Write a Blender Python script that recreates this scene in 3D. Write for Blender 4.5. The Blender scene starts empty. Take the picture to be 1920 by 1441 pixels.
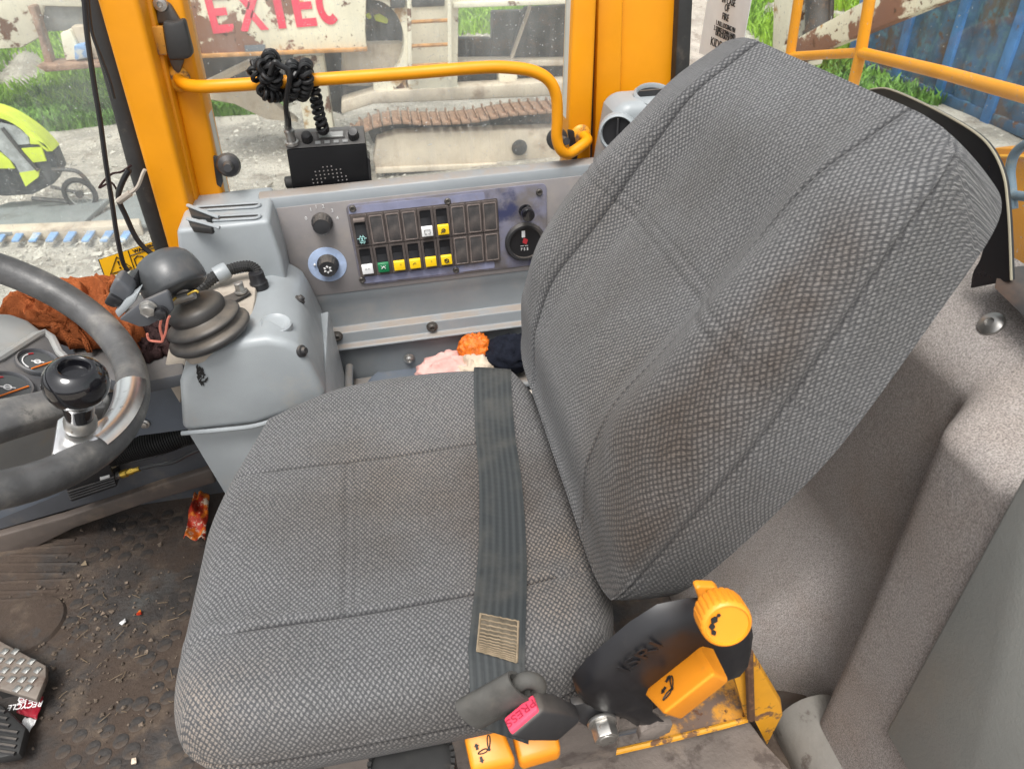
import bpy, bmesh, math, random
import numpy as np
from mathutils import Vector as V3, Matrix, noise as mnoise
from mathutils.bvhtree import BVHTree

random.seed(7)
rng = np.random.default_rng(7)
sc = bpy.context.scene
col = sc.collection
RAD = math.radians

# ------------------------------------------------------------------ camera
F = 1331.0                       # focal length in photo pixels (photo 1920 x 1441)
CAM = V3((0, 0, 1.25))
DN = V3((90, 1780, F)).normalized()
RR = V3((11000., -(F * F + 90 * 11000.) / 1780, F)).normalized()
YY = (-DN).cross(RR)
cam_d = bpy.data.cameras.new('camera')
cam = bpy.data.objects.new('camera', cam_d)
col.objects.link(cam)
cam_d.sensor_width = 36
cam_d.lens = F / 1920 * 36
cam_d.clip_start = .02
cam_d.clip_end = 500
cam.matrix_world = Matrix(((RR.x, -RR.y, -RR.z, CAM.x), (YY.x, -YY.y, -YY.z, CAM.y),
                           (-DN.x, DN.y, DN.z, CAM.z), (0, 0, 0, 1)))
cam_d.dof.use_dof = True
cam_d.dof.focus_distance = .95
cam_d.dof.aperture_fstop = 14
sc.camera = cam

# ------------------------------------------------------------------ sky, sun, exposure
SUN_EL, SUN_ROT = RAD(66), RAD(195)
w = bpy.data.worlds.new('World')
sc.world = w
w.use_nodes = True
nt = w.node_tree
sky = nt.nodes.new('ShaderNodeTexSky')
sky.sky_type = 'NISHITA'
sky.sun_disc = False
sky.sun_elevation = SUN_EL
sky.sun_rotation = SUN_ROT
sky.dust_density = 4
sky.air_density = .7
sky.ozone_density = .6
bg = nt.nodes['Background']
bg.inputs['Strength'].default_value = .15
hs = nt.nodes.new('ShaderNodeHueSaturation')      # overcast: the sky's colour is nearly grey
hs.inputs['Saturation'].default_value = .10
nt.links.new(sky.outputs[0], hs.inputs['Color'])
nt.links.new(hs.outputs[0], bg.inputs['Color'])
sun_d = bpy.data.lights.new('sun', 'SUN')
sun_d.energy = 1.35
sun_d.angle = RAD(25)
sun_d.color = (1, .95, .88)
sun = bpy.data.objects.new('sun', sun_d)
col.objects.link(sun)
sdir = V3((math.sin(SUN_ROT) * math.cos(SUN_EL), math.cos(SUN_ROT) * math.cos(SUN_EL), math.sin(SUN_EL)))
sun.rotation_euler = sdir.to_track_quat('Z', 'Y').to_euler()
sc.view_settings.view_transform = 'Standard'
sc.view_settings.look = 'None'
sc.view_settings.exposure = .85
sc.view_settings.gamma = 1


# ------------------------------------------------------------------ photo pixel -> point on a real plane
def ray(px, py):
    c = V3((px - 960, py - 720.5, F))
    return V3((RR.dot(c), YY.dot(c), -DN.dot(c)))


def PY(px, py, y):
    r = ray(px, py)
    return CAM + r * (y / r.y)


def PX(px, py, x):
    r = ray(px, py)
    return CAM + r * (x / r.x)


def PZ(px, py, z):
    r = ray(px, py)
    return CAM + r * ((z - CAM.z) / r.z)


def PN(px, py, p0, n):
    r = ray(px, py)
    return CAM + r * ((V3(p0) - CAM).dot(n) / r.dot(n))


def mpp(p):                                  # metres per photo pixel at a point
    q = V3(p) - CAM
    return abs(q.x * RR.z + q.y * YY.z - q.z * DN.z) / F


def lerp(a, b, t):
    return a + (b - a) * t


def sst(a, b, x):
    t = np.clip((x - a) / (b - a), 0, 1)
    return t * t * (3 - 2 * t)


def smooth(pts, n=8, closed=False):          # catmull-rom
    P = [V3(p) for p in pts]
    out = []
    N = len(P)
    rngN = N if closed else N - 1
    for i in range(rngN):
        if closed:
            a, b, c, d = P[(i - 1) % N], P[i], P[(i + 1) % N], P[(i + 2) % N]
        else:
            a, b, c, d = P[max(i - 1, 0)], P[i], P[i + 1], P[min(i + 2, N - 1)]
        for k in range(n):
            t = k / n
            out.append(.5 * ((2 * b) + (c - a) * t + (2 * a - 5 * b + 4 * c - d) * t * t + (3 * b - a - 3 * c + d) * t ** 3))
    if not closed:
        out.append(P[-1])
    return out


def frame(axis):
    a = V3(axis).normalized()
    h = V3((0, 0, 1)) if abs(a.z) < .9 else V3((1, 0, 0))
    u = h.cross(a).normalized()
    return u, a.cross(u), a


# ------------------------------------------------------------------ mesh builder
class MB:
    def __init__(self):
        self.v, self.f = [], []

    def add(self, vs, fs):
        o = len(self.v)
        self.v += [tuple(p) for p in vs]
        self.f += [tuple(i + o for i in f) for f in fs]
        return self

    def box(self, c, s, rot=None):
        c = V3(c)
        vs = []
        for x in (-1, 1):
            for y in (-1, 1):
                for z in (-1, 1):
                    d = V3((x * s[0] / 2, y * s[1] / 2, z * s[2] / 2))
                    vs.append(c + (rot @ d if rot else d))
        return self.add(vs, [(0, 1, 3, 2), (4, 6, 7, 5), (0, 4, 5, 1), (2, 3, 7, 6), (0, 2, 6, 4), (1, 5, 7, 3)])

    def prism(self, pts, vec):
        vec = V3(vec)
        n = len(pts)
        vs = [V3(p) for p in pts] + [V3(p) + vec for p in pts]
        fs = [tuple(range(n)), tuple(range(2 * n - 1, n - 1, -1))]
        fs += [(i, i + n, (i + 1) % n + n, (i + 1) % n) for i in range(n)]
        return self.add(vs, fs)

    def loft(self, rings, caps=True, closed=True):
        n = len(rings[0])
        vs = [p for r in rings for p in r]
        fs = []
        for k in range(len(rings) - 1):
            for i in range(n if closed else n - 1):
                j = (i + 1) % n
                fs.append((k * n + i, k * n + j, (k + 1) * n + j, (k + 1) * n + i))
        if caps:
            fs.append(tuple(range(n)))
            fs.append(tuple((len(rings) - 1) * n + i for i in range(n)))
        return self.add(vs, fs)

    def tube(self, path, r, seg=10, closed=False, caps=True):
        P = [V3(p) for p in path]
        N = len(P)
        T = []
        for i in range(N):
            a = P[i - 1] if (i > 0 or closed) else P[i]
            b = P[(i + 1) % N] if (i < N - 1 or closed) else P[i]
            T.append((b - a).normalized())
        u, v, _ = frame(T[0])
        rings = []
        for i in range(N):
            u = (u - T[i] * u.dot(T[i])).normalized()
            v = T[i].cross(u)
            rr = r[i] if hasattr(r, '__len__') else r
            rings.append([P[i] + (u * math.cos(t) + v * math.sin(t)) * rr for t in (2 * math.pi * k / seg for k in range(seg))])
        if closed:
            rings.append(rings[0])
        return self.loft(rings, caps and not closed)

    def lathe(self, prof, o, axis, seg=28, caps=True, squash=None):
        u, v, a = frame(axis)
        o = V3(o)
        rings = []
        for r, h in prof:
            rings.append([o + a * h + (u * math.cos(t) + v * math.sin(t)) * r for t in (2 * math.pi * k / seg for k in range(seg))])
        return self.loft(rings, caps)

    def disc(self, o, axis, r, h, seg=24):
        return self.lathe([(r, 0), (r, h)], o, axis, seg)

    def ball(self, c, r, seg=16, rot=None, sc3=(1, 1, 1)):
        rings = []
        for j in range(1, seg // 2):
            ph = math.pi * j / (seg // 2)
            ring = []
            for k in range(seg):
                t = 2 * math.pi * k / seg
                d = V3((r * sc3[0] * math.sin(ph) * math.cos(t), r * sc3[1] * math.sin(ph) * math.sin(t), r * sc3[2] * math.cos(ph)))
                ring.append(V3(c) + (rot @ d if rot else d))
            rings.append(ring)
        return self.loft(rings)

    def hull(self, pts):
        bm = bmesh.new()
        for p in pts:
            bm.verts.new(p)
        r = bmesh.ops.convex_hull(bm, input=bm.verts)
        bm.verts.index_update()
        vs = [v.co.copy() for v in bm.verts]
        fs = [tuple(v.index for v in f.verts) for f in bm.faces]
        bm.free()
        return self.add(vs, fs)

    def grid(self, P):
        n, m = P.shape[:2]
        o = len(self.v)
        self.v += [tuple(p) for p in P.reshape(-1, 3)]
        for i in range(n - 1):
            for j in range(m - 1):
                a = o + i * m + j
                self.f.append((a, a + 1, a + m + 1, a + m))
        return self

    def mesh(self, name, mat=None, bevel=0, seg=2, ang=35, dissolve=True):
        me = bpy.data.meshes.new(name)
        me.from_pydata(self.v, [], self.f)
        bm = bmesh.new()
        bm.from_mesh(me)
        bmesh.ops.recalc_face_normals(bm, faces=bm.faces)
        if bevel:
            bmesh.ops.dissolve_limit(bm, angle_limit=RAD(2), verts=bm.verts, edges=bm.edges)
            es = [e for e in bm.edges if len(e.link_faces) == 2 and e.calc_face_angle(0) > RAD(28)]
            bmesh.ops.bevel(bm, geom=es, offset=bevel, offset_type='OFFSET', segments=seg, profile=.5, affect='EDGES', clamp_overlap=True)
        bm.to_mesh(me)
        bm.free()
        me.polygons.foreach_set('use_smooth', [True] * len(me.polygons))
        me.set_sharp_from_angle(angle=RAD(ang))
        if mat:
            me.materials.append(mat)
        return me

    def build(self, name, mat, parent=None, bevel=0, seg=2, ang=35):
        return place(name, self.mesh(name, mat, bevel, seg, ang), parent)


def hit(o, px, py):                          # where the photo's line of sight meets a built surface
    t = BVHTree.FromPolygons([v.co for v in o.data.vertices], [tuple(p.vertices) for p in o.data.polygons])
    h = t.ray_cast(CAM, ray(px, py).normalized())
    return (h[0], h[1]) if h[0] else (None, None)


def place(name, me, parent=None, mat4=None):
    o = bpy.data.objects.new(name, me)
    col.objects.link(o)
    if parent:
        o.parent = parent
        if parent.type == 'EMPTY':
            o.matrix_parent_inverse = Matrix.Translation(-parent.location)
    if mat4 is not None:
        o.matrix_basis = mat4
    return o


def thing(name, label, cat, loc, group=None):
    o = bpy.data.objects.new(name, None)
    o.empty_display_size = .05
    col.objects.link(o)
    o.location = loc
    return tag(o, label, cat, group)


def tag(o, label, cat, group=None):
    o['label'] = label
    o['category'] = cat
    if group:
        o['group'] = group
    return o


def struct(o, kind='structure'):
    o['kind'] = kind
    return o


def basis(o, x, y, z=None):
    x = V3(x).normalized()
    y = V3(y)
    y = (y - x * y.dot(x)).normalized()
    z = x.cross(y)
    o = V3(o)
    return Matrix(((x.x, y.x, z.x, o.x), (x.y, y.y, z.y, o.y), (x.z, y.z, z.z, o.z), (0, 0, 0, 1)))


def text(name, s, size, m4, mat, parent=None, bold=0, ext=.0004, sx=1, align='CENTER', spacing=1):
    cu = bpy.data.curves.new('t', 'FONT')
    cu.body = s
    cu.size = size
    cu.align_x = align
    cu.align_y = 'CENTER'
    cu.offset = bold
    cu.extrude = ext
    cu.space_character = spacing
    cu.resolution_u = 3
    to = bpy.data.objects.new('t', cu)
    col.objects.link(to)
    me = bpy.data.meshes.new_from_object(to.evaluated_get(bpy.context.evaluated_depsgraph_get()))
    bpy.data.objects.remove(to)
    me.transform(m4 @ Matrix.Diagonal((sx, 1, 1, 1)))
    me.name = name
    me.materials.clear()
    me.materials.append(mat)
    return place(name, me, parent)


# ------------------------------------------------------------------ materials
def new_mat(name):
    m = bpy.data.materials.new(name)
    m.use_nodes = True
    t = m.node_tree
    return m, t, t.nodes['Principled BSDF']


def nd(t, typ, **kw):
    n = t.nodes.new(typ)
    for k, v in kw.items():
        if k.startswith('i_'):
            n.inputs[int(k[2:]) if k[2:].isdigit() else k[2:]].default_value = v
        else:
            setattr(n, k, v)
    return n


def rgba(c):
    return (c[0], c[1], c[2], 1)


def mth(t, op, a, b=None, c=None):
    n = t.nodes.new('ShaderNodeMath')
    n.operation = op
    for i, x in enumerate((a, b, c)):
        if x is None:
            continue
        if isinstance(x, (int, float)):
            n.inputs[i].default_value = x
        else:
            t.links.new(x, n.inputs[i])
    return n.outputs[0]


def mixc(t, fac, a, b, mode='MIX'):
    n = t.nodes.new('ShaderNodeMix')
    n.data_type = 'RGBA'
    n.blend_type = mode
    for s, x in ((0, fac), (6, a), (7, b)):
        if isinstance(x, (int, float)):
            n.inputs[s].default_value = x
        elif isinstance(x, tuple):
            n.inputs[s].default_value = rgba(x)
        else:
            t.links.new(x, n.inputs[s])
    return n.outputs[2]


def ramp(t, x, lo, hi):
    n = t.nodes.new('ShaderNodeMapRange')
    n.interpolation_type = 'SMOOTHSTEP'
    t.links.new(x, n.inputs[0])
    n.inputs[1].default_value = lo
    n.inputs[2].default_value = hi
    return n.outputs[0]


def noise(t, vec, scale, detail=4, rough=.55):
    n = t.nodes.new('ShaderNodeTexNoise')
    t.links.new(vec, n.inputs['Vector'])
    n.inputs['Scale'].default_value = scale
    n.inputs['Detail'].default_value = detail
    n.inputs['Roughness'].default_value = rough
    return n.outputs['Fac']


def scaled(t, vec, s):
    n = t.nodes.new('ShaderNodeMapping')
    n.inputs['Scale'].default_value = s
    t.links.new(vec, n.inputs['Vector'])
    return n.outputs[0]


def M(name, c, rough=.5, metal=0, spec=.5, var=.2, vs=9, layers=(), bump=None, coat=0, up=None, stretch=None):
    """base colour c with tonal variation; layers = (colour, scale, lo, hi[, rough]) of dust / rust / wear;
    up = (colour, lo, hi, amount) settled dust on upward faces; bump = (scale, strength, dist)"""
    m, t, b = new_mat(name)
    tc = nd(t, 'ShaderNodeTexCoord')
    vec = tc.outputs['Object']
    if stretch:
        vec = scaled(t, vec, stretch)
    n0 = noise(t, vec, vs, 5, .6)
    cc = mixc(t, ramp(t, n0, .3, .7), tuple(x * (1 - var) for x in c), tuple(min(1, x * (1 + var)) for x in c))
    rr = None
    for i, L in enumerate(layers):
        f = ramp(t, noise(t, scaled(t, vec, (1, 1, 1 + .01 * i)), L[1], 7, .65), L[2], L[3])
        cc = mixc(t, f, cc, L[0])
        if len(L) > 4:
            a = rr if rr is not None else rough
            mr = t.nodes.new('ShaderNodeMix')
            t.links.new(f, mr.inputs[0])
            if isinstance(a, float) or isinstance(a, int):
                mr.inputs[2].default_value = a
            else:
                t.links.new(a, mr.inputs[2])
            mr.inputs[3].default_value = L[4]
            rr = mr.outputs[0]
    if up:
        g = nd(t, 'ShaderNodeNewGeometry')
        sx = nd(t, 'ShaderNodeSeparateXYZ')
        t.links.new(g.outputs['Normal'], sx.inputs[0])
        f = ramp(t, sx.outputs[2], up[1], up[2])
        f = mth(t, 'MULTIPLY', f, ramp(t, noise(t, vec, 14, 6, .7), .25, .6))
        f = mth(t, 'MULTIPLY', f, up[3])
        cc = mixc(t, f, cc, up[0])
    t.links.new(cc, b.inputs['Base Color'])
    b.inputs['Roughness'].default_value = rough
    if rr is None:
        nr = noise(t, vec, vs * 3, 4)
        mr = nd(t, 'ShaderNodeMapRange')
        t.links.new(nr, mr.inputs[0])
        mr.inputs[1].default_value = .3
        mr.inputs[2].default_value = .7
        mr.inputs[3].default_value = max(0, rough - .1)
        mr.inputs[4].default_value = min(1, rough + .1)
        rr = mr.outputs[0]
    t.links.new(rr, b.inputs['Roughness'])
    b.inputs['Metallic'].default_value = metal
    b.inputs['Specular IOR Level'].default_value = spec
    b.inputs['Coat Weight'].default_value = coat
    if bump:
        bn = nd(t, 'ShaderNodeBump')
        bn.inputs['Strength'].default_value = bump[1]
        bn.inputs['Distance'].default_value = bump[2]
        t.links.new(noise(t, vec, bump[0], 5, .6), bn.inputs['Height'])
        t.links.new(bn.outputs[0], b.inputs['Normal'])
    return m


def weave_mat(name, dark, light, p, q, stain):
    m, t, b = new_mat(name)
    uv = nd(t, 'ShaderNodeUVMap')
    tc = nd(t, 'ShaderNodeTexCoord')
    wob = noise(t, uv.outputs[0], 18, 2)
    sp = nd(t, 'ShaderNodeSeparateXYZ')
    t.links.new(uv.outputs[0], sp.inputs[0])
    U = mth(t, 'ADD', sp.outputs[0], mth(t, 'MULTIPLY', mth(t, 'SUBTRACT', wob, .5), .010))
    W = mth(t, 'ADD', sp.outputs[1], mth(t, 'MULTIPLY', mth(t, 'SUBTRACT', wob, .5), .008))
    a = mth(t, 'MULTIPLY', U, 2 * math.pi / p)
    c = mth(t, 'MULTIPLY', W, 2 * math.pi / q)
    h = mth(t, 'MULTIPLY', mth(t, 'ABSOLUTE', mth(t, 'ADD', mth(t, 'COSINE', a), mth(t, 'COSINE', c))), .5)
    # slanted yarn strands inside every stitch
    st = mth(t, 'SINE', mth(t, 'ADD', mth(t, 'MULTIPLY', a, 2), mth(t, 'MULTIPLY', c, 3)))
    h2 = mth(t, 'MULTIPLY', h, mth(t, 'ADD', mth(t, 'MULTIPLY', st, .22), .8))
    n1 = noise(t, uv.outputs[0], 420, 2, .7)
    n2 = noise(t, uv.outputs[0], 170, 3, .7)
    f = mth(t, 'ADD', h2, mth(t, 'MULTIPLY', mth(t, 'SUBTRACT', n1, .5), 1.3))
    f = mth(t, 'ADD', f, mth(t, 'MULTIPLY', mth(t, 'SUBTRACT', n2, .5), .8))
    cc = mixc(t, ramp(t, f, .0, 1.05), dark, light)
    big = noise(t, tc.outputs['Object'], 5, 5, .6)
    cc = mixc(t, ramp(t, big, .3, .75), cc, (.72, .70, .67), 'MULTIPLY')
    at = nd(t, 'ShaderNodeAttribute', attribute_name='grime')
    g = mth(t, 'MULTIPLY', at.outputs['Fac'], ramp(t, noise(t, tc.outputs['Object'], 11, 6, .6), .02, .7))
    cc = mixc(t, g, cc, stain, 'MULTIPLY')
    at3 = nd(t, 'ShaderNodeAttribute', attribute_name='seam')
    cc = mixc(t, mth(t, 'MULTIPLY', at3.outputs['Fac'], .75), cc, (.016, .016, .018))
    at2 = nd(t, 'ShaderNodeAttribute', attribute_name='dust')
    g2 = mth(t, 'MULTIPLY', at2.outputs['Fac'], mth(t, 'MULTIPLY', ramp(t, noise(t, tc.outputs['Object'], 12, 6, .7), .25, .75), ramp(t, f, .1, .7)))
    cc = mixc(t, g2, cc, (.34, .265, .20))
    t.links.new(cc, b.inputs['Base Color'])
    b.inputs['Roughness'].default_value = .95
    b.inputs['Specular IOR Level'].default_value = .15
    b.inputs['Sheen Weight'].default_value = .12
    bn = nd(t, 'ShaderNodeBump')
    bn.inputs['Strength'].default_value = .5
    bn.inputs['Distance'].default_value = .002
    t.links.new(f, bn.inputs['Height'])
    t.links.new(bn.outputs[0], b.inputs['Normal'])
    return m


def glass_mat(name, dust, lo, hi, streak=True, refl=.2):
    m, t, b = new_mat(name)
    t.nodes.remove(b)
    out = t.nodes['Material Output']
    tr = nd(t, 'ShaderNodeBsdfTransparent')
    tr.inputs[0].default_value = (.93, .96, .95, 1)
    gl = nd(t, 'ShaderNodeBsdfGlossy')
    gl.inputs['Roughness'].default_value = .03
    df = nd(t, 'ShaderNodeBsdfTranslucent')
    df.inputs[0].default_value = rgba(dust)
    d2 = nd(t, 'ShaderNodeBsdfDiffuse')
    d2.inputs[0].default_value = rgba(dust)
    md = nd(t, 'ShaderNodeMixShader', i_0=.45)
    t.links.new(df.outputs[0], md.inputs[1])
    t.links.new(d2.outputs[0], md.inputs[2])
    tc = nd(t, 'ShaderNodeTexCoord')
    v = tc.outputs['Object']
    n1 = ramp(t, noise(t, v, 7, 6, .65), .35, .8)
    n2 = ramp(t, noise(t, scaled(t, v, (60, 60, 4)), 1.4, 5, .7), .45, .8)
    n3 = ramp(t, noise(t, v, 160, 3, .7), .64, .74)
    f = mth(t, 'ADD', mth(t, 'MULTIPLY', n1, .55), mth(t, 'MULTIPLY', n2, .45 if streak else .15))
    f = mth(t, 'MULTIPLY_ADD', f, hi - lo, lo)
    f = mth(t, 'ADD', f, mth(t, 'MULTIPLY', n3, .45))
    fr = nd(t, 'ShaderNodeFresnel', i_0=1.45)
    m1 = nd(t, 'ShaderNodeMixShader')
    t.links.new(mth(t, 'MULTIPLY', fr.outputs[0], refl), m1.inputs[0])
    t.links.new(tr.outputs[0], m1.inputs[1])
    t.links.new(gl.outputs[0], m1.inputs[2])
    m2 = nd(t, 'ShaderNodeMixShader')
    t.links.new(f, m2.inputs[0])
    t.links.new(m1.outputs[0], m2.inputs[1])
    t.links.new(md.outputs[0], m2.inputs[2])
    t.links.new(m2.outputs[0], out.inputs[0])
    return m


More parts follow.
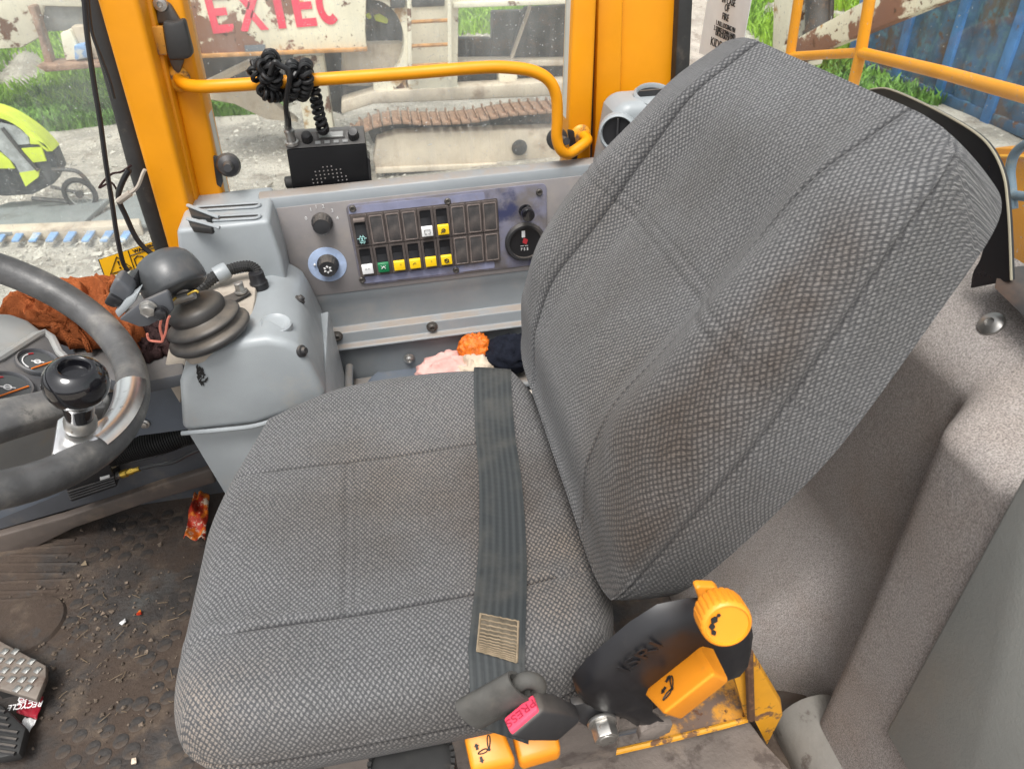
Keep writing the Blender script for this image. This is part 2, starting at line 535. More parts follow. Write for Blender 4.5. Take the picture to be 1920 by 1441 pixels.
DUST = (.30, .25, .20)
RUST = (.13, .055, .025)
MT = dict(
    yellow=M('yellow_paint', (.72, .28, .004), .45, spec=.35, var=.08, vs=5, layers=((RUST, 60, .72, .76), ((.5, .26, .06), 9, .62, .85))),
    yellow_worn=M('worn_yellow_paint', (.74, .34, .02), .45, var=.1, layers=((.16, .08, .04) and ((.17, .09, .05), 26, .52, .60, .9),)),
    rustplate=M('rusty_yellow_plate', (.60, .27, .03), .6, layers=(((.16, .11, .085), 22, .44, .56, .9), (RUST, 48, .58, .66, .95))),
    console=M('grey_console_plastic', (.215, .235, .25), .48, var=.08, vs=6, layers=(((.30, .28, .26), 9, .5, .85),), bump=(700, .25, .0006), up=((.27, .21, .16), .5, .95, .7)),
    fascia=M('dusty_fascia_plastic', (.23, .215, .215), .6, var=.1, vs=10, layers=(((.29, .26, .24), 14, .45, .75),), bump=(700, .25, .0006)),
    box=M('grey_moulded_plastic', (.30, .325, .34), .40, var=.08, vs=7, layers=(((.36, .34, .31), 11, .55, .8), ((.1, .1, .1), 120, .72, .76)), bump=(500, .3, .0008)),
    plate=M('violet_grey_panel_film', (.18, .178, .235), .42, var=.2, vs=9, layers=(((.15, .135, .13), 13, .42, .62), ((.04, .045, .10), 7, .54, .66))),
    platedge=M('violet_border_film', (.25, .26, .37), .4, var=.15, vs=14, layers=(((.22, .19, .18), 20, .5, .75),)),
    switchframe=M('dusty_switch_frame', (.085, .07, .065), .65, var=.2, vs=30, layers=(((.2, .16, .14), 40, .5, .8),)),
    blank=M('dusty_black_blank', (.05, .047, .047), .55, var=.25, vs=24, layers=(((.13, .11, .10), 30, .42, .75),)),
    blanklip=M('dust_outlined_lip', (.19, .155, .14), .75, var=.2, vs=40),
    black=M('black_plastic', (.016, .016, .018), .35, var=.15, vs=12),
    black_dusty=M('dusty_black_plastic', (.028, .028, .030), .5, var=.2, vs=14, layers=(((.12, .10, .085), 18, .55, .85),), up=(DUST, .4, 1, .25)),
    rubber=M('black_rubber', (.022, .022, .022), .6, var=.2, vs=20, layers=(((.12, .10, .08), 25, .6, .9),)),
    bellows=M('dusty_grey_rubber', (.045, .043, .042), .5, var=.2, vs=20, up=((.24, .20, .155), .45, 1.0, .5)),
    knob=M('dark_grey_knob', (.06, .064, .068), .36, var=.1, vs=20, layers=(((.11, .1, .095), 24, .55, .85),)),
    gloss=M('gloss_black', (.006, .006, .008), .1, var=.1, coat=.6),
    chrome=M('chrome', (.88, .88, .88), .28, 1, var=.08, vs=20, layers=(((.12, .1, .09), 70, .62, .72, .6),)),
    steel=M('zinc_steel', (.45, .44, .42), .38, .9, var=.15, vs=60, layers=(((.16, .12, .09), 90, .6, .75, .8),)),
    screw=M('dull_screw', (.12, .11, .10), .5, .6, var=.2, vs=60),
    wheel=M('worn_wheel_rubber', (.075, .075, .076), .42, var=.35, vs=16, layers=(((.26, .245, .22), 9, .48, .74), ((.035, .035, .035), 35, .6, .75)), bump=(260, .35, .0012)),
    dash=M('dark_dash_plastic', (.075, .08, .09), .5, var=.15, vs=10, layers=(((.17, .15, .13), 16, .5, .85),), bump=(600, .3, .0006), up=(DUST, .6, 1, .22)),
    dashpanel=M('blue_grey_dash_panel', (.12, .14, .17), .42, var=.1, vs=8, layers=(((.2, .18, .16), 12, .58, .85),)),
    hood=M('pale_grey_hood', (.29, .295, .29), .5, var=.1, vs=8, layers=(((.34, .30, .25), 14, .5, .8),), bump=(500, .25, .0006)),
    beige=M('beige_dusty_plastic', (.42, .37, .31), .7, var=.12, vs=14, layers=(((.26, .21, .17), 20, .5, .8),)),
    carpet=None, vinyl=None,
    terry=M('orange_terry', (.33, .095, .032), .95, spec=.1, var=.25, vs=40, layers=(((.24, .065, .025), 30, .55, .8),), bump=(420, 1, .004)),
    darkcloth=M('dark_brown_cloth', (.035, .02, .02), .95, spec=.1, var=.3, vs=40, bump=(300, .8, .003)),
    navy=M('navy_knit', (.012, .014, .022), .95, spec=.1, var=.3, vs=60, bump=(300, .7, .003)),
    pink=M('pale_pink_rag', (.72, .42, .38), .9, spec=.1, var=.15, vs=20, bump=(120, .5, .004)),
    cream=M('cream_glove_cloth', (.55, .46, .36), .9, spec=.1, var=.2, vs=20, bump=(150, .5, .004)),
    orangewrap=M('orange_wrapper', (.75, .17, .015), .4, var=.25, vs=60, bump=(160, .8, .004)),
    redwrap=M('maroon_wrapper', (.30, .015, .03), .35, var=.15, vs=30),
    redpack=M('red_packet', (.45, .035, .015), .35, var=.4, vs=40, layers=(((.75, .2, .02), 30, .5, .55), ((.75, .6, .45), 42, .56, .6))),
    orange=M('orange_plastic', (.86, .30, .018), .38, var=.06, vs=12, layers=(((.55, .24, .05), 30, .62, .85),)),
    pinkred=M('pink_red_button', (.85, .07, .13), .4, var=.08, vs=20),
    white=M('white_tab', (.72, .72, .72), .45, var=.06, vs=40),
    tabyellow=M('yellow_tab', (.86, .56, .01), .45, var=.06, vs=40),
    tabgreen=M('green_tab', (.01, .16, .06), .45, var=.1, vs=40),
    teal=M('teal_symbol', (.35, .62, .60), .6, var=.1),
    ink=M('black_ink', (.012, .012, .012), .6, var=.1),
    inkred=M('red_ink', (.45, .03, .04), .6, var=.1),
    inkorange=M('orange_needle', (.8, .2, .02), .5, var=.1),
    paper=M('sticker_white', (.68, .69, .68), .5, var=.06, vs=15),
    stickeryellow=M('sticker_yellow', (.83, .44, .01), .45, var=.05),
    blueknobring=M('blue_white_decal', (.42, .52, .72), .45, var=.25, vs=22, layers=(((.05, .20, .62), 16, .52, .62),)),
    webbing=None,
    thread=M('tan_thread', (.24, .19, .13), .9, spec=.1, var=.2, vs=90),
    gold=M('gold_connector', (.62, .42, .08), .35, .9, var=.15, vs=60),
    silverfade=M('radio_faceplate', (.10, .095, .09), .5, var=.1),
    lcd=M('lcd_display', (.16, .17, .16), .25, var=.1),
    edgebeige=M('beige_trim_edge', (.30, .27, .20), .6, var=.1),
    cordblack=M('black_cord', (.012, .012, .013), .42, spec=.35, var=.1),
    seal=M('pale_window_seal', (.62, .60, .54), .6, var=.1),
    floor=M('rubber_floor_mat', (.034, .030, .028), .62, var=.3, vs=7, layers=(((.056, .039, .029), 6, .36, .56, .95), ((.11, .082, .06), 18, .48, .72, .95), ((.075, .077, .076), 5, .56, .75, .4), ((.016, .016, .017), 4.2, .56, .68, .5), ((.05, .045, .042), 26, .6, .7)), bump=(120, .6, .004)),
    stud=M('rubber_floor_stud', (.036, .032, .030), .6, var=.3, vs=30, layers=(((.060, .044, .033), 22, .42, .6),), bump=(200, .5, .002)),
    floorplate=M('dirty_floor_plate', (.20, .17, .15), .75, var=.2, vs=9, layers=(((.10, .08, .07), 24, .5, .65), ((.28, .23, .19), 14, .55, .75)), bump=(150, .5, .003)),
    pedal=M('worn_steel_pedal', (.20, .17, .145), .6, .3, var=.2, vs=20, layers=(((.12, .08, .06), 30, .5, .7),)),
    crumbs=M('floor_crumbs', (.13, .10, .075), .9, var=.6, vs=60),
    dial=M('dark_gauge_dial', (.075, .08, .082), .4, var=.1),
    bluearm=M('grey_blue_mirror_arm', (.14, .19, .25), .4, var=.1),
    # outside
    cream_rust=M('cream_paint_with_rust', (.76, .70, .56), .6, var=.1, vs=1.4, layers=(((.40, .22, .07), 2.6, .56, .66, .8), ((.15, .065, .03), 1.7, .56, .60, .9), ((.10, .05, .03), 7, .66, .70, .9))),
    panel_rust=M('flaking_cream_panel', (.76, .69, .53), .6, var=.1, vs=1.4, layers=(((.24, .115, .075), .9, .485, .51, .9), ((.14, .06, .035), 4.5, .60, .64, .9), ((.55, .28, .08), 3, .64, .7), ((.10, .05, .03), 11, .62, .66, .9))),
    letter_red=M('flaking_red_letters', (.78, .05, .10), .5, var=.15, vs=3, layers=(((.24, .115, .075), .9, .57, .60, .9), ((.14, .06, .035), 4.5, .64, .68, .9))),
    iron=M('dark_machine_steel', (.06, .058, .058), .6, .2, var=.35, vs=3, layers=(((.16, .10, .07), 4, .5, .7),)),
    pad=M('rusty_track_pad', (.33, .20, .135), .6, .2, var=.3, vs=5, layers=(((.14, .065, .035), 6, .5, .65), ((.5, .42, .34), 9, .58, .7))),
    dusty_beige=M('dust_covered_steel', (.56, .47, .37), .8, var=.12, vs=2.5, layers=(((.30, .22, .16), 3, .5, .75),)),
    rustrail=M('rust_ladder_rung', (.45, .22, .07), .8, var=.3, vs=8),
    hivis=M('lime_fabric', (.60, .70, .06), .7, var=.1, vs=6),
    mesh_dark=M('dark_mesh_fabric', (.05, .055, .06), .7, var=.3, vs=18),
    clearfilm=M('clouded_plastic_window', (.34, .36, .36), .25, var=.3, vs=8),
    bluesteel=M('blue_paint_worn', (.055, .12, .22), .5, var=.3, vs=2, layers=(((.13, .10, .09), 2.2, .46, .62, .9), ((.10, .20, .26), 5, .52, .66), ((.15, .07, .04), 7, .6, .66))),
    bluerib=M('blue_rib_paint', (.07, .21, .48), .5, var=.25, vs=3, layers=(((.16, .12, .10), 5, .60, .70, .9),)),
    bluetooth=M('blue_tooth_paint', (.22, .38, .66), .5, var=.2, vs=4, layers=(((.5, .52, .52), 5, .52, .6),)),
    slab=M('grey_steel_deck', (.22, .235, .235), .6, var=.2, vs=2, layers=(((.13, .13, .12), 2, .5, .7),)),
    ground=M('gravel_ground', (.42, .38, .33), .95, spec=.1, var=.3, vs=1.1, layers=(((.29, .25, .21), 2.3, .5, .65), ((.56, .52, .46), 14, .56, .66), ((.13, .11, .09), 26, .60, .68)), bump=(12, 1, .06)),
    stone=M('pale_stone', (.52, .48, .42), .9, spec=.2, var=.4, vs=3),
    soil=M('brown_soil_bank', (.16, .125, .09), .95, spec=.1, var=.4, vs=2, bump=(9, 1, .1)),
    tyre=M('tyre', (.025, .025, .026), .7, var=.2),
)


def blade_mat(name, c1, c2):
    m, t, b = new_mat(name)
    oi = nd(t, 'ShaderNodeTexCoord')
    n = noise(t, oi.outputs['Object'], 1.3, 4)
    n2 = noise(t, oi.outputs['Object'], 30, 2)
    cc = mixc(t, ramp(t, n, .35, .65), c1, c2)
    cc = mixc(t, ramp(t, n2, .35, .7), cc, (1.25, 1.2, .8), 'MULTIPLY')
    t.links.new(cc, b.inputs['Base Color'])
    b.inputs['Roughness'].default_value = .6
    b.inputs['Transmission Weight'].default_value = 0
    return m


MT['grass'] = blade_mat('grass_blades', (.19, .36, .03), (.30, .50, .05))
MT['weed'] = blade_mat('weed_leaves', (.09, .20, .03), (.16, .32, .05))


def fabric_noise(name, c, scale, strength, light=None):
    m, t, b = new_mat(name)
    tc = nd(t, 'ShaderNodeTexCoord')
    v = tc.outputs['Object']
    a = noise(t, scaled(t, v, (1, 2.6, .7)), scale, 3, .6)
    a2 = noise(t, scaled(t, v, (1, .8, 2.6)), scale * 1.15, 3, .6)
    big = noise(t, v, 5, 5, .6)
    f = mth(t, 'MULTIPLY', mth(t, 'ADD', a, a2), .5)
    cc = mixc(t, ramp(t, f, .38, .62), tuple(x * .62 for x in c), tuple(x * 1.35 for x in c))
    cc = mixc(t, ramp(t, big, .35, .7), cc, (.86, .80, .75), 'MULTIPLY')
    t.links.new(cc, b.inputs['Base Color'])
    b.inputs['Roughness'].default_value = .95
    b.inputs['Specular IOR Level'].default_value = .1
    bn = nd(t, 'ShaderNodeBump')
    bn.inputs['Strength'].default_value = strength
    bn.inputs['Distance'].default_value = .002
    t.links.new(f, bn.inputs['Height'])
    t.links.new(bn.outputs[0], b.inputs['Normal'])
    return m


MT['carpet'] = fabric_noise('taupe_carpet', (.355, .325, .308), 480, .8)
MT['vinyl'] = M('grey_leathergrain_vinyl', (.26, .265, .25), .45, var=.08, vs=5, layers=(((.26, .25, .235), 7, .5, .75),), bump=(330, .35, .0012))
MT['roundmat'] = M('dusty_grey_rubber_edge', (.26, .245, .22), .7, var=.15, vs=10, layers=(((.13, .11, .095), 26, .55, .66),), bump=(220, .4, .002))
MT['weave'] = weave_mat('grey_knit_upholstery', (.075, .077, .082), (.255, .256, .258), .0052, .0070, (.54, .44, .37))


def web_mat():
    m, t, b = new_mat('grey_seatbelt_webbing')
    uv = nd(t, 'ShaderNodeUVMap')
    sp = nd(t, 'ShaderNodeSeparateXYZ')
    t.links.new(uv.outputs[0], sp.inputs[0])
    s1 = mth(t, 'SINE', mth(t, 'MULTIPLY', sp.outputs[0], 2 * math.pi * 7))
    s2 = mth(t, 'SINE', mth(t, 'MULTIPLY', sp.outputs[1], 900))
    tc = nd(t, 'ShaderNodeTexCoord')
    n = noise(t, tc.outputs['Object'], 22, 5)
    n3 = noise(t, tc.outputs['Object'], 500, 2)
    cc = mixc(t, ramp(t, s1, -1, 1), (.030, .034, .036), (.045, .050, .052))
    cc = mixc(t, ramp(t, n, .42, .75), cc, (.066, .066, .062))
    t.links.new(cc, b.inputs['Base Color'])
    b.inputs['Specular IOR Level'].default_value = .25
    b.inputs['Roughness'].default_value = .6
    bn = nd(t, 'ShaderNodeBump')
    bn.inputs['Strength'].default_value = .35
    bn.inputs['Distance'].default_value = .001
    t.links.new(mth(t, 'ADD', mth(t, 'ADD', s1, mth(t, 'MULTIPLY', s2, .15)), n3), bn.inputs['Height'])
    t.links.new(bn.outputs[0], b.inputs['Normal'])
    return m


MT['webbing'] = web_mat()
MT['beltplain'] = M('worn_grey_belt', (.075, .073, .068), .7, spec=.2, var=.25, vs=30, layers=(((.14, .125, .105), 22, .5, .75),), bump=(600, .3, .001))
MT['threadbase'] = M('worn_tan_belt_patch', (.115, .098, .074), .85, spec=.1, var=.3, vs=60)
MT['cover'] = M('black_satin_cover', (.012, .012, .014), .42, var=.2, vs=14, layers=(((.05, .046, .042), 24, .58, .85),))
MT['radio'] = M('radio_black', (.006, .006, .007), .5, spec=.3, var=.1)
MT['glass'] = glass_mat('dusty_side_glass', (.82, .84, .84), .05, .27)
MT['glass_rear'] = glass_mat('rear_glass', (.70, .74, .74), .01, .06, False, .04)
# ================================================================== operator seat
def attr(me, name, vals):
    a = me.attributes.new(name, 'FLOAT', 'POINT')
    a.data.foreach_set('value', np.asarray(vals, np.float32).ravel())


def pillow(name, O, U, W, N, hu, hv, r, hs, n, parent, disp, taper, grime, dust, seam, gu=360, gv=360, under=.6, side=lambda t: 1.0):
    """upholstered cushion: flat top rounding over (radius r) into a side of depth hs; U, W span it, N is its outward normal"""
    s, t = np.meshgrid(np.linspace(-1, 1, gu), np.linspace(-1, 1, gv), indexing='ij')
    m = np.maximum(np.abs(s), np.abs(t)) + 1e-9
    a = (hu + hv) / 2
    q = math.pi * r / 2
    L = (a - r) + q + hs
    d = m * L
    ph = np.clip((d - (a - r)) / r, 0, math.pi / 2)
    sd = np.clip(d - (a - r) - q, 0, None)
    pl = np.where(d < a - r, d, a - r + r * np.sin(ph))
    pl = pl - under * .03 * (sd / hs) ** 2
    z = -(r - r * np.cos(ph)) - sd * side(t)
    edge = np.exp(-((d - (a - r) - q) / .0028) ** 2) + .45 * np.exp(-((d - (a - r) - q + .011) / .0022) ** 2) + .3 * np.exp(-((d - (a - r) - q - .011) / .0022) ** 2)
    pl = pl - .0042 * edge
    z_seam = -.002 * edge
    g = pl / a
    sx, sy = s / m, t / m
    if n == 'cushion':                      # generous far corners, tight near corners
        n = np.where(t > 0, np.where(s < 0, 1.8, 3.2), np.where(s < 0, 6.5, 4.2))
    else:
        n = np.where(t > 0, 9.0, 9.0)
    k = 1 / (np.abs(sx) ** n + np.abs(sy) ** n) ** (1 / n)
    k = 1 + (k - 1) * sst(.25, 1, m)
    u, v = hu * g * sx * k, hv * g * sy * k
    top = np.cos(ph) * .75 + .25
    top = np.where(sd > 0, .25 * np.clip(1 - sd / hs, 0, 1), top)
    z = z + disp(u, v) * top + z_seam
    uu = u * taper(v)
    P = (np.array(O)[None, None] + K * (uu[..., None] * np.array(U) + v[..., None] * np.array(W) + z[..., None] * np.array(N)))
    mb = MB().grid(P)
    me = mb.mesh(name, MT['weave'], ang=180)
    uvl = me.uv_layers.new(name='UVMap')
    du = np.concatenate([np.zeros((1, gv)), np.cumsum(np.linalg.norm(np.diff(P, axis=0), axis=-1), 0)], 0)
    dv = np.concatenate([np.zeros((gu, 1)), np.cumsum(np.linalg.norm(np.diff(P, axis=1), axis=-1), 1)], 1)
    UV = np.stack([du - du[gu // 2:gu // 2 + 1], dv - dv[:, gv // 2:gv // 2 + 1]], -1).reshape(-1, 2)
    idx = np.empty(len(me.loops), np.int32)
    me.loops.foreach_get('vertex_index', idx)
    uvl.data.foreach_set('uv', UV[idx].astype(np.float32).ravel())
    attr(me, 'seam', np.clip(seam(u * (1 if 0 else 1), v, uu) + .7 * np.exp(-((d - (a - r) - q) / .0022) ** 2) + .8 * np.exp(-((np.abs(s) - np.abs(t)) / .007) ** 2) * (sd > .002) * (t > 0), 0, 1))
    attr(me, 'grime', grime(uu, v, d - (a - r)))
    attr(me, 'dust', dust(uu, v, d - (a - r)))
    return place(name, me, parent), P


def groove(x, c, wd, dp):
    return -dp * np.exp(-((x - c) / wd) ** 2)


def blob(u, v, cu, cv, su, sv):
    return np.exp(-((u - cu) / su) ** 2 - ((v - cv) / sv) ** 2)


seat = thing('operator_seat', 'grey woven operator seat with tilted backrest and lap belt lying across the cushion', 'seat', (-.05, .59, .30))
CX, CY = -.056, .604          # cushion .50 m wide, .43 m deep
K = .8  # seat scaled about the camera by this factor; origins and planes already carry it


def c_disp(u, v):           # u along x (front -), v along y (near -)
    y = v + .755
    x = u - .070
    z = .026 * sst(.12, .27, v) * (1 - .9 * sst(-.06, -.26, u)) + .016 * sst(.12, .27, -v) - .012 * np.exp(-(v / .14) ** 2 - ((u - .03) / .2) ** 2)
    z = z + .012 * sst(.0, -.22, u)
    z += groove(y, .571 + .02 * np.clip(x + .05, -1, 0), .003, .0042) + .003 * np.exp(-((y - .581) / .008) ** 2)
    z += groove(y, .868 + .06 * np.clip(x + .12, -1, 0), .003, .0038)
    z += groove(x, -.141, .005, .0035) * ((y > .575) & (y < .865))
    z += groove(x, -.128, .004, .002) * ((y > .575) & (y < .865))
    z += np.clip(u - .16, 0, 1) * .12
    return z


def ln(x, c, wd=.0026):
    return np.exp(-((x - c) / wd) ** 2)


def c_seam(u, v, uu):
    y, x = v + .755, u - .070
    on = (np.abs(u) < .2) * 1.0 * sst(-.24, -.16, u)
    a = ln(y, .571 + .02 * np.clip(x + .05, -1, 0)) + ln(y, .868 + .06 * np.clip(x + .12, -1, 0)) * .8
    return on * a + .14 * (ln(x, -.141) + ln(x, -.128)) * ((y > .575) & (y < .865))


cush, CP = pillow('seat_cushion', (CX, CY, .6436), (1, 0, 0), (0, 1, 0), (0, 0, 1), .281, .325, .055, .058, 'cushion', seat,
                  c_disp, lambda v: 1.0 + 0 * v,
                  lambda u, v, e: np.clip(.75 * blob(u, v, .2, -.05, .12, .2) + .45 * blob(u, v, 0, 0, .2, .15) + .5 * sst(.02, .09, e), 0, 1),
                  lambda u, v, e: np.clip(1.3 * blob(u, v, .19, -.17, .07, .08) + 1.0 * blob(u, v, -.24, -.28, .08, .06) + .4 * blob(u, v, .02, .1, .16, .14), 0, 1) * .8, c_seam)

# backrest frame
BV = V3((.26, 0, .41)).normalized()
BN = V3((-BV.z, 0, BV.x))
BO = V3((.132, .607, .746)) + BV * (.8 * .232)


def b_taper(v):
    vv = v + .232
    return 1 - .18 * sst(.18, .53, vv) - .02 * sst(.12, -.04, vv)


def b_disp(u, v):
    vv = v + .232
    au = np.abs(u)
    z = (.048 * sst(.11, .215, au) - .016 * sst(.215, .285, au)) * (1 - .8 * sst(.28, .5, vv)) * (.12 + .88 * sst(.0, .15, vv))
    z = z + .020 * np.exp(-((vv - .12) / .085) ** 2) * (1 - sst(.1, .25, au)) - .010 * np.exp(-((vv - .36) / .1) ** 2)
    z = z - .035 * sst(.38, .53, vv) ** 2 - .050 * sst(.045, -.075, vv)
    tp = b_taper(v)
    for c in (-.152, .156):
        z = z + groove(u * tp, c, .0036, .0042) + .0018 * np.exp(-((u * tp - c - (.011 if c > 0 else -.011)) / .006) ** 2)
    z = z + groove(vv, .268, .004, .0018) + groove(vv, .284, .0035, .0015)
    return z


def b_seam(u, v, uu):
    vv = v + .232
    on = (vv > -.02) * 1.0
    return on * (ln(uu, -.152, .0036) + ln(uu, .156, .0036) + .5 * ln(uu, -.164, .0024) + .5 * ln(uu, .168, .0024)) + .22 * ln(vv, .268, .002) + .15 * ln(vv, .284, .002)


back, BP = pillow('backrest', BO, (0, 1, 0), BV, BN,   .300, .296, .032, .092, 6.5, seat, b_disp, b_taper,
                  lambda u, v, e: np.clip(1.15 * np.exp(-((e - .008) / .034) ** 2) * sst(-.1, -.18, u) * sst(.25, .12, v) + .8 * blob(u, v, -.2, -.14, .1, .16) + .3 * blob(u, v, .05, 0, .2, .2), 0, 1),
                  lambda u, v, e: np.clip(.35 * blob(u, v, -.12, -.12, .08, .1) + .25 * blob(u, v, .2, .02, .1, .1), 0, 1) * .5, b_seam, under=.3, side=lambda t: 1.02 + .14 * t)

# rear shell of the backrest
sh = MB()
ring = []
for t in range(48):
    th = 2 * math.pi * t / 48
    c, s_ = math.cos(th), math.sin(th)
    k = 1 / (abs(c) ** 5 + abs(s_) ** 5) ** .2
    v = .21 * s_ * k
    ring.append(BO + V3((0, 1, 0)) * (.222 * c * k * float(b_taper(np.array(v / K)))) + BV * v)
sh.loft([[p - BN * .088 for p in ring], [lerp(BO, p, .96) - BN * .105 for p in ring]])
sh.build('back_shell', MT['black_dusty'], seat)

# cushion height under a point
cb = BVHTree.FromPolygons([V3(p) for p in CP.reshape(-1, 3)], [tuple(p.vertices) for p in cush.data.polygons])


def ctop(x, y):
    h = cb.ray_cast(V3((x, y, 1.0)), V3((0, 0, -1)))
    return h[0].z if h[0] else .57


# ---- lap belt
belt_c = [(.128, 1.062), (.124, 1.045), (.113, .98), (.100, .88), (.089, .76), (.068, .62), (.045, .51), (.036, .47)]
BW = .0245
path = smooth([(x * K, y * K, 0) for x, y in belt_c], 8)
rows = []
for i, p in enumerate(path):
    x, y = p.x, p.y
    nx = [(x + BW * f * 1.0, y - .012 * f) for f in np.linspace(-1, 1, 9)]
    zc = [ctop(a, b) for a, b in nx]
    zm = max(zc)
    rows.append([V3((a, b, .5 * zz + .5 * zm + .0035)) for (a, b), zz in zip(nx, zc)])
rows.insert(0, [p + V3((0, .024, -.04)) for p in rows[0]])
rows.insert(0, [p + V3((0, .0, -.07)) for p in rows[0]])
# over the near edge of the cushion and down to the buckle
last = rows[-1]
for dx, dy, dz in ((-.0024, -.024, -.005), (-.005, -.042, -.018), (-.008, -.053, -.036)):
    rows.append([p + V3((dx, dy, dz)) for p in last])
wm = MB()
wm.loft([[p for p in r] + [p - V3((0, 0, .0022)) for p in reversed(r)] for r in rows])
webme = wm.mesh('belt_webbing', MT['webbing'], ang=60)
uvl = webme.uv_layers.new(name='UVMap')
cum = [0]
for i in range(1, len(rows)):
    cum.append(cum[-1] + (rows[i][4] - rows[i - 1][4]).length)
for lp in webme.loops:
    ri, ci = divmod(lp.vertex_index, 18)
    cc_ = ci if ci < 9 else 17 - ci
    uvl.data[lp.index].uv = (cc_ / 8, cum[ri])
webbing = place('belt_webbing', webme, seat)
# box stitching near the buckle end
st = MB()
film = []
i0 = len(rows) - 6
A0, A1 = rows[i0 - 7], rows[-2]
for k in range(13):
    f = k / 12
    idx = i0 - 7 + f * 9.0
    j = min(int(idx), len(rows) - 2)
    fr = idx - j
    pts = []
    for c in np.linspace(1.3, 6.9, 14):
        ci = int(c)
        a = lerp(lerp(rows[j][ci], rows[j][ci + 1], c - ci), lerp(rows[j + 1][ci], rows[j + 1][ci + 1], c - ci), fr)
        pts.append(a + V3((-.0005, -.001, .0016 + .0006 * math.sin(c * 9))))
    st.tube(pts, .0008, 5)
    film.append([tuple(q + V3((0, 0, -.0007))) for q in pts])
for c in (1.3, 6.9):
    ci = int(c)
    pts = []
    for k in range(12):
        idx = i0 - 7 + k / 11 * 9.0
        j = min(int(idx), len(rows) - 2)
        fr = idx - j
        pts.append(lerp(lerp(rows[j][ci], rows[j][ci + 1], c - ci), lerp(rows[j + 1][ci], rows[j + 1][ci + 1], c - ci), fr) + V3((0, -.001, .0016)))
    st.tube(pts, .0011, 5)
st.build('stitching', MT['thread'], webbing)
MB().grid(np.array(film)).build('stitch_patch', MT['threadbase'], webbing)
# folded loop of webbing round the tongue
lp = MB()
c0 = PY(930, 1312, 0.3080)
ax = (PY(990, 1278, 0.3080) - PY(885, 1335, 0.3080)).normalized()
half = (PY(985, 1290, 0.3080) - PY(882, 1338, 0.3080)).length / 2
uu_ = V3((0, -1, 0)).cross(ax).normalized()
vv_ = ax.cross(uu_)
rings = []
for f in np.linspace(-1, 1, 7):
    ctr = c0 + ax * (half * f)
    rings.append([ctr + uu_ * (.021 * math.cos(t)) + vv_ * (.0105 * math.sin(t)) for t in np.linspace(0, 2 * math.pi, 20)[:-1]])
inner = [[c0 + ax * (half * f) + uu_ * (.018 * math.cos(t)) + vv_ * (.0078 * math.sin(t)) for t in np.linspace(0, 2 * math.pi, 20)[:-1]] for f in np.linspace(1, -1, 7)]
lp.loft(rings + inner + [rings[0]], caps=False)
lpm = lp.mesh('belt_loop', MT['webbing'], ang=60)
u2 = lpm.uv_layers.new(name='UVMap')
for l in lpm.loops:
    ri, ci = divmod(l.vertex_index, 19)
    u2.data[l.index].uv = ((ri if ri < 7 else 13 - ri) / 6, ci * .006)
lpm.materials.clear()
lpm.materials.append(MT['beltplain'])
place('belt_loop', lpm, seat)
tg = MB()
tg.tube(smooth([PY(962, 1318, 0.3120), PY(966, 1290, 0.3120), PY(985, 1274, 0.3120), PY(1008, 1280, 0.3120), PY(1006, 1300, 0.3104), PY(985, 1316, 0.3080)], 6), .0068, 12)
tg.build('belt_tongue', MT['beltplain'], seat)

# ---- buckle: box whose pink button end faces up-left
bq = [PY(938, 1345, 0.2960), PY(1003, 1290, 0.3080), PY(1017, 1330, 0.2880), PY(955, 1383, 0.2760)]        # end face
bd = PY(1085, 1330, 0.2960) - PY(1010, 1312, 0.2920)
bk = MB()
mid = [lerp(p, sum(bq, V3()) / 4, -.04) + bd * .45 for p in bq]
end = [lerp(p, sum(bq, V3()) / 4, .16) + bd * 1.12 for p in bq]
bk.loft([bq, mid, end])
buckle = bk.build('buckle', MT['black_dusty'], seat, bevel=.004, seg=3)
bn_ = (bq[1] - bq[0]).cross(bq[3] - bq[0]).normalized()
if bn_.dot(bd) > 0:
    bn_ = -bn_
cq = sum(bq, V3()) / 4
pq = [lerp(cq, p, .84) for p in bq]
pq = [pq[0] * .8 + pq[3] * .2, pq[1] * .8 + pq[2] * .2, pq[2], pq[3]]
pb = MB()
pb.prism([p - bn_ * .003 for p in pq], bn_ * .006)
pb.build('press_button', MT['pinkred'], buckle, bevel=.0015)
pc = sum(pq, V3()) / 4 + bn_ * .0033
ex = (pq[0] - pq[1]).normalized()
ey = (pq[1] - pq[2]).normalized()
m4 = basis(pc, ex, -ey)
if V3((m4[0][2], m4[1][2], m4[2][2])).dot(bn_) < 0:
    m4 = basis(pc, ex, ey)
text('press_lettering', 'PRESS', .0098, m4, M('dark_pink_print', (.35, .02, .05), .5), buckle, sx=1.15)
# bracket and bolt
br = MB()
br.prism([PY(1072, 1322, 0.3200), PY(1095, 1318, 0.3200), PY(1150, 1338, 0.3200), PY(1158, 1358, 0.3200), PY(1135, 1372, 0.3200), PY(1105, 1366, 0.3200), PY(1072, 1345, 0.3200)], (0, .008, 0))
br.build('buckle_bracket', MT['black_dusty'], seat, bevel=.0015)


def hexbolt(p, axis, r, h, name, mat, parent, spin=.2, washer=True):
    u, v, a = frame(axis)
    b = MB()
    if washer:
        b.lathe([(r * 1.35, 0), (r * 1.35, h * .2)], p, axis, 24)
    b.prism([p + a * h * .2 + (u * math.cos(spin + k * math.pi / 3) + v * math.sin(spin + k * math.pi / 3)) * r * 1.12 for k in range(6)], a * h * .8)
    b.lathe([(r * .8, h), (r * .7, h * 1.05)], p, axis, 20)
    return b.build(name, mat, parent, bevel=.0007, seg=2)


